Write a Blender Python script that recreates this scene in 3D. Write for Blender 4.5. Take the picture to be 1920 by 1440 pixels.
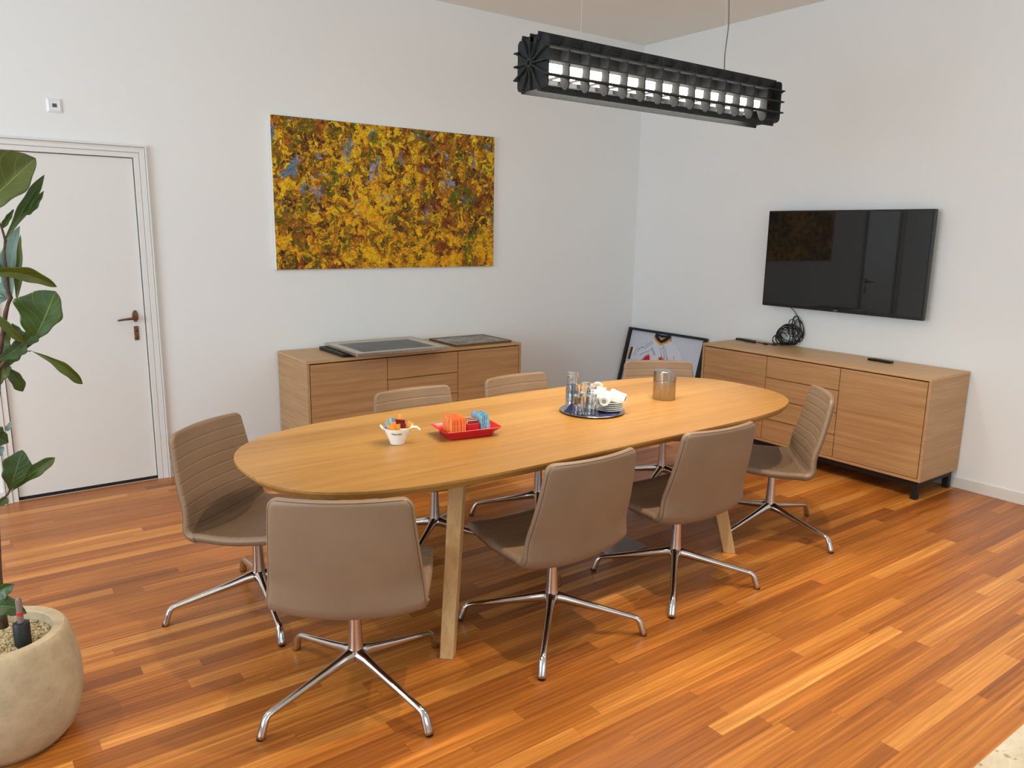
import bpy, bmesh, math, random
from mathutils import Vector, Matrix, Euler, noise as mnoise
PI = math.pi
S = bpy.context.scene
COL = S.collection
for o in list(bpy.data.objects): bpy.data.objects.remove(o)

# ------------------------------------------------------------------ camera
CAM = Vector((-5.25306, -5.20711, 1.62259)); FPX = 1435.76
RT = Vector((0.8065926, -0.59091173, 0.01522209)).normalized()
UP = Vector((0.10402712, 0.1672524, 0.98041063)).normalized()
FW = Vector((0.58188207, 0.78920844, -0.19637539)).normalized()
cd = bpy.data.cameras.new('camera'); cam = bpy.data.objects.new('camera', cd); COL.objects.link(cam)
cd.sensor_width = 36; cd.lens = FPX / 1920 * 36; cd.clip_start = 0.05
cam.matrix_world = Matrix(((RT.x, UP.x, -FW.x, CAM.x), (RT.y, UP.y, -FW.y, CAM.y), (RT.z, UP.z, -FW.z, CAM.z), (0, 0, 0, 1)))
S.camera = cam
def ray(u, v): return (FW * FPX + RT * (u - 960) - UP * (v - 720)).normalized()
def at_y(u, v, y): d = ray(u, v); return CAM + d * ((y - CAM.y) / d.y)
def at_x(u, v, x): d = ray(u, v); return CAM + d * ((x - CAM.x) / d.x)

# ------------------------------------------------------------------ light and exposure
S.view_settings.view_transform = 'Standard'; S.view_settings.look = 'None'
S.view_settings.exposure = 0.0; S.view_settings.gamma = 1; S.view_settings.use_curve_mapping = False
W = bpy.data.worlds.new('world'); S.world = W; W.use_nodes = True
W.node_tree.nodes['Background'].inputs[0].default_value = (0.75, 0.87, 1.0, 1)
W.node_tree.nodes['Background'].inputs[1].default_value = 1.0
def area(name, loc, direction, sx, sy, power, color, spread=180):
    l = bpy.data.lights.new(name, 'AREA'); l.shape = 'RECTANGLE'; l.size = sx; l.size_y = sy
    l.energy = power; l.color = color; l.spread = math.radians(spread)
    o = bpy.data.objects.new(name, l); COL.objects.link(o); o.location = loc
    o.rotation_euler = Vector(direction).to_track_quat('-Z', 'Y').to_euler(); return o
def spot(name, loc, power, color, radius=.03, cone=104):
    l = bpy.data.lights.new(name, 'SPOT'); l.energy = power; l.color = color; l.shadow_soft_size = radius; l.spot_size = math.radians(cone); l.spot_blend = .6
    o = bpy.data.objects.new(name, l); COL.objects.link(o); o.location = loc; return o
COOL = (0.70, 0.87, 1.0); WARM = (1.0, 0.86, 0.67)
area('daylight_south', (-4.6, -9.0, 1.75), (0, 1, 0), 5.6, 2.3, 58, COOL)
area('daylight_west', (-8.9, -3.2, 1.8), (1, 0, 0), 3.6, 2.2, 165, COOL)
area('ceiling_fill_west', (-5.6, -3.6, 3.22), (0, 0, -1), 1.4, 0.3, 10, WARM)  # unseen fill light, added to soften the light of the ceiling spots
area('ceiling_fill_east', (-1.3, -5.2, 3.22), (0, 0, -1), 1.4, 0.3, 10, WARM)  # second added fill, no lamp hangs here; softens the right-hand side
spot('ceiling_spot', (-2.45, -3.45, 3.20), 132, WARM)
spot('ceiling_spot', (-3.45, -3.45, 3.20), 126, WARM)
spot('ceiling_spot', (-6.1, -2.3, 3.20), 90, WARM)

# ------------------------------------------------------------------ material helpers
def lin(c): return tuple(((x / 255) / 12.92 if x / 255 <= 0.04045 else ((x / 255 + 0.055) / 1.055) ** 2.4) for x in c) + (1,)
class NT:
    def __init__(s, name):
        s.m = bpy.data.materials.new(name); s.m.use_nodes = True; s.t = s.m.node_tree
        s.b = s.t.nodes['Principled BSDF']
    def n(s, typ, **kw):
        nd = s.t.nodes.new(typ)
        for k, v in kw.items():
            if k.startswith('_'): setattr(nd, k[1:], v)
            else:
                key = k
                if k.startswith('i') and k[1:].isdigit(): key = int(k[1:])
                if hasattr(v, 'is_linked') or isinstance(v, bpy.types.NodeSocket): s.t.links.new(v, nd.inputs[key])
                else: nd.inputs[key].default_value = v
        return nd
    def l(s, a, b): s.t.links.new(a, b)
    def math(s, op, a, b=0.0, c=None):
        nd = s.n('ShaderNodeMath', _operation=op, i0=a, i1=b)
        if c is not None:
            if isinstance(c, bpy.types.NodeSocket): s.l(c, nd.inputs[2])
            else: nd.inputs[2].default_value = c
        return nd.outputs[0]
    def mix(s, f, a, b, mode='MIX'):
        nd = s.n('ShaderNodeMix', _data_type='RGBA', _blend_type=mode, i0=f, i6=a, i7=b)
        return nd.outputs[2]
    def ramp(s, f, pts, interp='LINEAR'):
        nd = s.n('ShaderNodeValToRGB', i0=f); cr = nd.color_ramp; cr.interpolation = interp
        while len(cr.elements) < len(pts): cr.elements.new(0.5)
        for e, (p, c) in zip(cr.elements, pts): e.position = p; e.color = c if len(c) == 4 else tuple(c) + (1,)
        return nd.outputs[0]
    def obj(s): return s.n('ShaderNodeTexCoord').outputs['Object']
    def mapping(s, v, scale=(1, 1, 1), loc=(0, 0, 0), rot=(0, 0, 0)):
        return s.n('ShaderNodeMapping', Vector=v, Scale=scale, Location=loc, Rotation=rot).outputs[0]
    def noise(s, v, scale, detail=4, rough=0.5, dist=0.0, out=0):
        return s.n('ShaderNodeTexNoise', Vector=v, Scale=scale, Detail=detail, Roughness=rough, Distortion=dist).outputs[out]
    def bump(s, h, strength=0.3, dist=0.002):
        s.l(s.n('ShaderNodeBump', Strength=strength, Distance=dist, Height=h).outputs[0], s.b.inputs['Normal'])
    def base(s, c):
        if isinstance(c, bpy.types.NodeSocket): s.l(c, s.b.inputs['Base Color'])
        else: s.b.inputs['Base Color'].default_value = c
    def p(s, **kw):
        for k, v in kw.items():
            k = k.replace('_', ' ')
            s.b.inputs[k].default_value = v
def simple(name, rgb, rough=0.5, metal=0.0, var=0.0, vscale=30, spec=0.5, bump=0.0, bscale=300):
    t = NT(name); c = lin(rgb)
    o = t.obj()
    n = t.noise(o, vscale, 3)
    lo = tuple(x * (1 - max(var, .006)) for x in c[:3]) + (1,); hi = tuple(min(1, x * (1 + max(var, .006))) for x in c[:3]) + (1,)
    t.base(t.ramp(n, [(0.3, lo), (0.7, hi)]))
    t.p(Roughness=rough, Metallic=metal); t.b.inputs['Specular IOR Level'].default_value = spec
    if bump: t.bump(t.noise(o, bscale, 3), bump, 0.001)
    return t.m
def emit(name, rgb, strength):
    t = NT(name); t.base((0.8, 0.8, 0.8, 1)); t.b.inputs['Emission Color'].default_value = lin(rgb); t.b.inputs['Emission Strength'].default_value = strength; return t.m

def m_floor():
    t = NT('wood_floor'); o = t.obj(); sp = t.n('ShaderNodeSeparateXYZ', Vector=o)
    yw = t.math('DIVIDE', t.math('ADD', sp.outputs[1], 0.0085), 0.0635)
    row = t.math('FLOOR', yw); fy = t.math('FRACT', yw)
    rr = t.n('ShaderNodeTexWhiteNoise', _noise_dimensions='1D', W=row).outputs['Value']
    w = t.math('ADD', t.math('DIVIDE', sp.outputs[0], 0.95), t.math('MULTIPLY', rr, 97.3))
    v = t.n('ShaderNodeTexVoronoi', _voronoi_dimensions='1D', W=w, Scale=1.0, Randomness=0.85)
    ve = t.n('ShaderNodeTexVoronoi', _voronoi_dimensions='1D', _feature='DISTANCE_TO_EDGE', W=w, Scale=1.0, Randomness=0.85)
    vc = t.n('ShaderNodeSeparateColor', Color=v.outputs['Color']).outputs[0]
    cmb = t.n('ShaderNodeCombineXYZ', X=vc, Y=rr, Z=0.3).outputs[0]
    wn = t.n('ShaderNodeTexWhiteNoise', _noise_dimensions='3D', Vector=cmb)
    idn = wn.outputs['Value']; sc = t.n('ShaderNodeSeparateColor', Color=wn.outputs['Color'])
    basec = t.ramp(idn, [(0.0, lin((136, 76, 30))), (0.12, lin((152, 88, 34))), (0.4, lin((166, 98, 38))), (0.65, lin((177, 107, 42))), (0.88, lin((188, 119, 50))), (1.0, lin((206, 138, 66)))])
    off = t.n('ShaderNodeVectorMath', _operation='MULTIPLY_ADD', i0=wn.outputs['Color'], i1=(40, 40, 40), i2=o).outputs[0]
    g1 = t.noise(t.mapping(off, (1.3, 46, 1)), 1.0, 7, 0.62, 0.9)
    g2 = t.noise(t.mapping(off, (3.0, 150, 1)), 1.0, 3, 0.6, 0.2)
    wv = t.n('ShaderNodeTexWave', _wave_type='BANDS', _bands_direction='Y', Vector=t.mapping(off, (0.35, 9, 1)), Scale=1.6, Distortion=7.0, Detail=3.0).outputs['Fac']
    gr = t.ramp(g1, [(0.28, (0.62, 0.55, 0.50)), (0.42, (0.88, 0.86, 0.84)), (0.52, (1, 1, 1)), (0.62, (1.25, 1.30, 1.36)), (0.72, (1.55, 1.7, 1.95))])
    c = t.mix(0.85, basec, gr, 'MULTIPLY')
    c = t.mix(0.30, c, t.ramp(wv, [(0.0, (0.72, 0.66, 0.6)), (0.5, (1, 1, 1)), (1, (1.25, 1.28, 1.3))]), 'MULTIPLY')
    c = t.mix(0.45, c, t.ramp(g2, [(0.3, (0.78, 0.74, 0.72)), (0.7, (1.18, 1.18, 1.18))]), 'MULTIPLY')
    edge = t.math('MINIMUM', t.math('MINIMUM', fy, t.math('SUBTRACT', 1.0, fy)), t.math('MULTIPLY', ve.outputs['Distance'], 14))
    seam = t.ramp(edge, [(0.0, (0.62, 0.58, 0.55)), (0.022, (1, 1, 1))])
    c = t.mix(0.8, c, seam, 'MULTIPLY')
    t.base(c); t.l(t.ramp(g2, [(0.2, (0.27,) * 3), (0.8, (0.36,) * 3)]), t.b.inputs['Roughness'])
    t.b.inputs['Specular IOR Level'].default_value = 0.35
    t.bump(t.math('ADD', t.math('MULTIPLY', g2, 0.3), t.ramp(edge, [(0, (0, 0, 0)), (0.02, (1, 1, 1))])), 0.15, 0.001)
    return t.m
def m_oak(name, light, dark, plank=0.0, axis=0, cath=0.5, rough=0.42, seed=0, spec=0.4):
    t = NT(name); o = t.n('ShaderNodeVectorMath', _operation='ADD', i0=t.obj(), i1=(seed * 3.7, seed * 1.3, seed * 2.1)).outputs[0]
    if axis == 1: o = t.mapping(o, rot=(0, 0, PI / 2))
    if axis == 2: o = t.mapping(o, rot=(0, PI / 2, 0))
    sp = t.n('ShaderNodeSeparateXYZ', Vector=o)
    vec = o; pid = None
    if plank:
        yw = t.math('DIVIDE', sp.outputs[1], plank); row = t.math('FLOOR', yw)
        rr = t.n('ShaderNodeTexWhiteNoise', _noise_dimensions='1D', W=row)
        pid = rr.outputs['Value']
        vec = t.n('ShaderNodeVectorMath', _operation='MULTIPLY_ADD', i0=rr.outputs['Color'], i1=(20, 3, 20), i2=o).outputs[0]
    g1 = t.noise(t.mapping(vec, (1.5, 40, 40)), 1.0, 7, 0.66, 0.6)
    g2 = t.noise(t.mapping(vec, (5, 190, 190)), 1.0, 3, 0.6)
    wv = t.n('ShaderNodeTexWave', _wave_type='RINGS', _rings_direction='X', Vector=t.mapping(vec, (0.45, 1.6, 1.6), (0.3, 0.15, 0.2)), Scale=3.2, Distortion=3.2, Detail=3.0).outputs['Fac']
    c = t.ramp(g1, [(0.25, lin(dark)), (0.75, lin(light))])
    c = t.mix(cath * 0.5, c, t.ramp(wv, [(0.0, (0.72, 0.68, 0.62)), (0.45, (1, 1, 1)), (1, (1.06, 1.06, 1.06))]), 'MULTIPLY')
    c = t.mix(0.4, c, t.ramp(g2, [(0.3, (0.80, 0.77, 0.73)), (0.65, (1.08, 1.08, 1.08))]), 'MULTIPLY')
    if plank: c = t.mix(0.9, c, t.ramp(pid, [(0, (0.80, 0.75, 0.68)), (0.5, (0.97, 0.96, 0.95)), (1, (1.14, 1.15, 1.14))]), 'MULTIPLY')
    t.base(c); t.p(Roughness=rough); t.b.inputs['Specular IOR Level'].default_value = spec
    t.bump(g2, 0.12, 0.0006); return t.m
def m_painting():
    t = NT('abstract_oil_painting'); o = t.obj()
    warp = t.n('ShaderNodeVectorMath', _operation='MULTIPLY_ADD', i0=t.noise(o, 9, 4, 0.6, 0, 1), i1=(0.16, 0.16, 0.16), i2=o).outputs[0]
    warp = t.n('ShaderNodeVectorMath', _operation='MULTIPLY_ADD', i0=t.noise(warp, 40, 3, 0.6, 0, 1), i1=(0.035, 0.035, 0.035), i2=warp).outputs[0]
    v1 = t.n('ShaderNodeTexVoronoi', Vector=warp, Scale=24, Randomness=1.0)
    s1 = t.n('ShaderNodeSeparateColor', Color=v1.outputs['Color'])
    v2 = t.n('ShaderNodeTexVoronoi', Vector=warp, Scale=52, Randomness=1.0)
    s2 = t.n('ShaderNodeSeparateColor', Color=v2.outputs['Color'])
    n1 = t.noise(warp, 7, 5, 0.7, 1.5)
    n2 = t.noise(warp, 26, 5, 0.65, 2.0)
    sz0 = t.n('ShaderNodeSeparateXYZ', Vector=o).outputs[2]
    k = t.math('ADD', t.math('MULTIPLY', s1.outputs[0], 0.5), t.math('MULTIPLY', n2, 0.5))
    under = t.ramp(k, [(0.2, lin((58, 28, 14))), (0.36, lin((100, 50, 20))), (0.46, lin((96, 92, 22))), (0.56, lin((150, 96, 22))), (0.68, lin((190, 112, 26))), (0.8, lin((120, 60, 24)))])
    yel = t.ramp(t.math('ADD', s2.outputs[1], t.math('MULTIPLY', sz0, 0.35)), [(0.0, lin((232, 146, 24))), (0.3, lin((252, 176, 26))), (0.6, lin((255, 206, 20))), (0.85, lin((226, 200, 28))), (1.0, lin((255, 222, 60)))])
    msk = t.noise(warp, 12, 8, 0.68, 1.0)
    big = t.noise(t.mapping(o, loc=(4, 1, 2)), 2.2, 2, 0.5)
    mm = t.math('ADD', msk, t.math('MULTIPLY', t.math('SUBTRACT', big, 0.5), 0.25))
    c = t.mix(t.ramp(mm, [(0.51, (0, 0, 0)), (0.52, (1, 1, 1))]), under, yel)
    fine = t.noise(t.mapping(warp, loc=(9, 2, 5)), 34, 6, 0.7, 1.5)
    c = t.mix(t.ramp(fine, [(0.56, (0, 0, 0)), (0.575, (1, 1, 1))]), c, t.mix(s2.outputs[0], lin((176, 128, 26)), lin((246, 190, 40))))
    c = t.mix(t.ramp(fine, [(0.38, (1, 1, 1)), (0.395, (0, 0, 0))]), c, lin((84, 48, 18)))
    # green and blue passages
    gm = t.math('MULTIPLY', t.ramp(t.noise(o, 5.5, 3, 0.5, 0.6), [(0.55, (0, 0, 0)), (0.62, (1, 1, 1))]), t.ramp(s2.outputs[2], [(0.5, (0, 0, 0)), (0.55, (1, 1, 1))]))
    c = t.mix(t.math('MULTIPLY', gm, 0.8), c, lin((86, 104, 22)))
    rm = t.math('MULTIPLY', t.ramp(t.noise(t.mapping(o, loc=(7, 3, 1)), 5, 3, 0.5, 0.6), [(0.55, (0, 0, 0)), (0.62, (1, 1, 1))]), t.ramp(s1.outputs[2], [(0.5, (0, 0, 0)), (0.55, (1, 1, 1))]))
    c = t.mix(t.math('MULTIPLY', rm, 0.8), c, lin((130, 52, 22)))
    sz = t.n('ShaderNodeSeparateXYZ', Vector=o).outputs[2]
    upm = t.ramp(t.math('ADD', t.math('MULTIPLY', sz, 0.9), 0.5), [(0.3, (0, 0, 0)), (0.62, (1, 1, 1))])
    bn = t.ramp(t.noise(t.mapping(warp, loc=(2.3, 5, 9)), 7.5, 3, 0.55, 0.4), [(0.59, (0, 0, 0)), (0.61, (1, 1, 1))])
    bluec = t.ramp(s1.outputs[1], [(0.0, lin((70, 122, 160))), (0.4, lin((112, 130, 132))), (0.75, lin((176, 164, 190))), (0.9, lin((206, 158, 120)))], 'CONSTANT')
    c = t.mix(t.math('MULTIPLY', t.math('MULTIPLY', bn, upm), 0.85), c, bluec)
    c = t.mix(0.75, c, t.ramp(t.noise(warp, 110, 3, 0.6, 0.8), [(0.36, (0.3, 0.25, 0.2)), (0.5, (0.92, 0.92, 0.9)), (0.66, (1.2, 1.2, 1.1))]), 'MULTIPLY')
    t.base(c); t.p(Roughness=0.6); t.b.inputs['Specular IOR Level'].default_value = 0.25; t.bump(t.noise(warp, 70, 4, 0.6, 0.5), 0.6, 0.005); return t.m
def m_leaf(name, c1, c2, vein):
    t = NT(name); uv = t.n('ShaderNodeTexCoord').outputs['UV']; sp = t.n('ShaderNodeSeparateXYZ', Vector=uv)
    av = t.math('ABSOLUTE', t.math('SUBTRACT', sp.outputs[1], 0.5))
    k = t.math('FRACT', t.math('ADD', t.math('MULTIPLY', sp.outputs[0], 6.5), t.math('MULTIPLY', av, -4.2)))
    side = t.ramp(t.math('ABSOLUTE', t.math('SUBTRACT', k, 0.5)), [(0.0, (1, 1, 1)), (0.045, (0, 0, 0))])
    mid = t.ramp(av, [(0.0, (1, 1, 1)), (0.022, (0, 0, 0))])
    v = t.math('MAXIMUM', t.math('MULTIPLY', side, 0.55), mid)
    c = t.ramp(t.noise(t.obj(), 14, 3), [(0.3, lin(c1)), (0.7, lin(c2))])
    t.base(t.mix(t.math('MULTIPLY', v, 0.75), c, lin(vein))); t.p(Roughness=0.38)
    t.bump(v, 0.35, 0.002); return t.m
def m_pot():
    t = NT('cast_stone_pot'); o = t.obj()
    c = t.ramp(t.noise(o, 10, 6, 0.7), [(0.3, lin((164, 145, 116))), (0.7, lin((194, 175, 144)))])
    pits = t.ramp(t.noise(t.mapping(o, (1, 1, 2.2)), 120, 3, 0.6), [(0.27, (0.5, 0.45, 0.38)), (0.315, (1, 1, 1))])
    t.base(t.mix(1.0, c, pits, 'MULTIPLY')); t.p(Roughness=0.75); t.bump(pits, 0.5, 0.003); return t.m
def m_leather(name, rgb):
    t = NT(name); o = t.obj(); c = lin(rgb)
    t.base(t.ramp(t.noise(o, 6, 3), [(0.3, tuple(x * 0.95 for x in c[:3]) + (1,)), (0.7, tuple(x * 1.05 for x in c[:3]) + (1,))]))
    t.p(Roughness=0.48); t.b.inputs['Specular IOR Level'].default_value = 0.38
    t.bump(t.n('ShaderNodeTexVoronoi', Vector=o, Scale=650).outputs['Distance'], 0.10, 0.0005); return t.m
def m_brushed(name, rgb, rough=0.22):
    t = NT(name); o = t.obj()
    n = t.noise(t.mapping(o, (160, 160, 3)), 1.0, 3, 0.6)
    t.base(lin(rgb)); t.p(Metallic=1.0); t.l(t.ramp(n, [(0.2, (rough * .7,) * 3), (0.8, (rough * 1.5,) * 3)]), t.b.inputs['Roughness'])
    t.bump(n, 0.05, 0.0005); return t.m
def m_stone():
    t = NT('travertine_floor'); o = t.obj()
    c = t.ramp(t.noise(o, 3, 6, 0.7, 1.0), [(0.3, lin((176, 158, 132))), (0.5, lin((206, 192, 166))), (0.7, lin((222, 212, 190)))])
    c = t.mix(1.0, c, t.ramp(t.noise(o, 26, 3), [(0.32, (0.6, 0.52, 0.42)), (0.38, (1, 1, 1))]), 'MULTIPLY')
    t.base(c); t.p(Roughness=0.45); return t.m
def m_wall(name, rgb):
    t = NT(name); o = t.obj(); c = lin(rgb)
    t.base(t.ramp(t.noise(o, 1.2, 3), [(0.3, tuple(x * 0.985 for x in c[:3]) + (1,)), (0.7, c)]))
    t.p(Roughness=0.85); t.b.inputs['Specular IOR Level'].default_value = 0.2; t.bump(t.noise(o, 260, 3), 0.06, 0.001); return t.m
def m_print(name, c1, c2, c3, scale=7):
    t = NT(name); o = t.obj()
    t.base(t.ramp(t.noise(o, scale, 6, 0.65, 0.8), [(0.35, lin(c1)), (0.55, lin(c2)), (0.7, lin(c3))])); t.p(Roughness=0.12); return t.m
def m_glass():
    t = NT('clear_glass'); t.base((0.97, 0.98, 0.98, 1)); t.p(Roughness=0.0, IOR=1.45)
    t.b.inputs['Transmission Weight'].default_value = 1.0; return t.m
def m_pane():
    t = NT('picture_glass'); tr = t.n('ShaderNodeBsdfTransparent', Color=(0.96, 0.97, 0.97, 1)); gl = t.n('ShaderNodeBsdfGlossy', Color=(1, 1, 1, 1), Roughness=0.02)
    f = t.n('ShaderNodeFresnel', IOR=1.08); mx = t.n('ShaderNodeMixShader', i0=f.outputs[0]); t.l(tr.outputs[0], mx.inputs[1]); t.l(gl.outputs[0], mx.inputs[2])
    t.l(mx.outputs[0], t.t.nodes['Material Output'].inputs['Surface']); return t.m
def m_screen():
    t = NT('screen_glass'); t.base(t.ramp(t.noise(t.obj(), 5, 2), [(0, (0.006, 0.006, 0.0065)), (1, (0.008, 0.008, 0.0085))])); t.p(Roughness=0.03)
    t.b.inputs['Specular IOR Level'].default_value = 0.5; return t.m

M = dict(
    wall=m_wall('wall_paint', (241, 242, 241)), ceil=m_wall('ceiling_paint', (242, 240, 232)),
    white=simple('white_gloss_paint', (232, 230, 226), 0.4), skirt=simple('baseboard_paint', (224, 222, 216), 0.45),
    floor=m_floor(), stone=m_stone(),
    table=m_oak('oiled_oak_top', (186, 143, 78), (160, 113, 54), plank=0.19, cath=0.2, rough=0.36),
    tleg=m_oak('oak_leg', (218, 178, 124), (186, 142, 90), axis=2, cath=0.1, rough=0.5),
    cab_x=m_oak('oak_veneer_front', (202, 158, 112), (168, 124, 82), cath=0.5, rough=0.45, spec=0.3),
    cab_y=m_oak('oak_veneer_front_turned', (200, 156, 112), (172, 128, 86), axis=1, cath=0.9, rough=0.45, seed=2, spec=0.3),
    cabside=m_oak('oak_veneer_side', (200, 160, 118), (174, 134, 92), axis=1, cath=0.0, rough=0.45, seed=4, spec=0.3),
    cabtop_x=m_oak('oak_veneer_top', (214, 174, 126), (190, 148, 100), cath=0.3, rough=0.42, seed=1, spec=0.3),
    cabtop_y=m_oak('oak_veneer_top_turned', (214, 174, 126), (190, 148, 100), axis=1, cath=0.3, rough=0.42, seed=1, spec=0.3),
    gap=simple('dark_gap', (34, 26, 20), 0.8), steel=simple('black_steel', (30, 27, 26), 0.5, 0.3),
    leather=m_leather('taupe_leather', (136, 111, 88)), piping=simple('dark_piping', (84, 66, 54), 0.5),
    chrome=m_brushed('polished_aluminium', (200, 197, 196), 0.10), glide=simple('black_plastic', (18, 18, 18), 0.4),
    felt=simple('dark_felt', (48, 50, 51), 0.9, 0, 0.25, 160, 0.2, 0.4, 500),
    led=emit('led_diffuser', (255, 246, 232), 20), wire=simple('white_wire', (215, 210, 200), 0.5), cord=simple('grey_cord', (110, 104, 98), 0.6),
    paint=m_painting(), canvas=simple('canvas_edge', (236, 236, 232), 0.7),
    brass=m_brushed('aged_bronze', (120, 92, 64), 0.32), screen=m_screen(), black=simple('black_gloss_plastic', (14, 14, 15), 0.25),
    blackm=simple('black_matt_plastic', (22, 22, 23), 0.5), logo=simple('silver_print', (170, 170, 172), 0.4, 0.6),
    porcelain=simple('white_porcelain', (240, 238, 232), 0.15), green=simple('olive_green_print', (134, 140, 40), 0.5),
    grey=simple('grey_print', (110, 116, 118), 0.5), red=simple('red_plastic', (196, 22, 36), 0.32), cream=simple('cream_paper', (226, 212, 178), 0.6),
    orange=simple('orange_paper', (250, 146, 82), 0.42, 0, 0.15, 60), orange2=simple('yellow_orange_paper', (244, 160, 56), 0.42, 0, 0.15, 60),
    blue=simple('light_blue_paper', (136, 186, 208), 0.42, 0, 0.2, 60), maroon=simple('maroon_paper', (120, 24, 30), 0.35, 0, 0.1, 60),
    redpaper=simple('red_tea_paper', (188, 20, 34), 0.35), navy=simple('navy_napkin', (34, 40, 88), 0.8), bluegrey=simple('blue_grey_paper', (98, 128, 150), 0.4),
    steelb=m_brushed('brushed_stainless', (178, 172, 164), 0.24), tray=m_brushed('silver_tray', (200, 200, 200), 0.16), glass=m_glass(), pane=m_pane(),
    alu=m_brushed('silver_frame', (200, 196, 186), 0.3), mat=simple('cream_mat', (222, 214, 196), 0.6),
    print1=m_print('dark_grey_print', (52, 54, 54), (84, 84, 82), (128, 130, 130), 5), print2=m_print('landscape_print', (96, 98, 92), (168, 162, 142), (206, 200, 178), 9),
    print3=m_print('dark_print', (30, 30, 30), (52, 50, 48), (90, 88, 84), 9), bronzef=simple('bronze_frame', (122, 96, 66), 0.35, 0.5),
    matw=simple('white_board', (224, 224, 236), 0.6), jersey=simple('white_jersey_cloth', (232, 232, 242), 0.85), jnavy=simple('navy_cloth', (28, 32, 66), 0.85),
    jyel=simple('yellow_cloth', (232, 168, 30), 0.85), jred=simple('red_emblem', (206, 26, 44), 0.7), ink=simple('black_ink', (24, 24, 28), 0.6),
    pot=m_pot(), gravel=simple('gravel', (178, 160, 124), 0.85, 0, 0.4, 60), bark=simple('brown_bark', (84, 62, 48), 0.85, 0, 0.35, 60, 0.3, 0.5, 80), stem=simple('green_stem', (96, 104, 44), 0.6),
    leaf=m_leaf('green_leaf', (38, 64, 4), (60, 86, 10), (140, 156, 70)), leafd=m_leaf('dark_green_leaf', (34, 58, 14), (50, 76, 22), (110, 134, 70)),
    leafo=m_leaf('olive_leaf', (62, 74, 8), (80, 92, 16), (146, 152, 72)), leafb=m_leaf('pale_leaf_underside', (108, 140, 132), (136, 164, 154), (186, 204, 190)),
    floorbox=simple('floor_box_steel', (150, 148, 144), 0.3, 0.8), switch=simple('switch_plastic', (238, 240, 242), 0.3), dgrey=simple('dark_grey_plastic', (80, 84, 88), 0.4),
)

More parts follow.
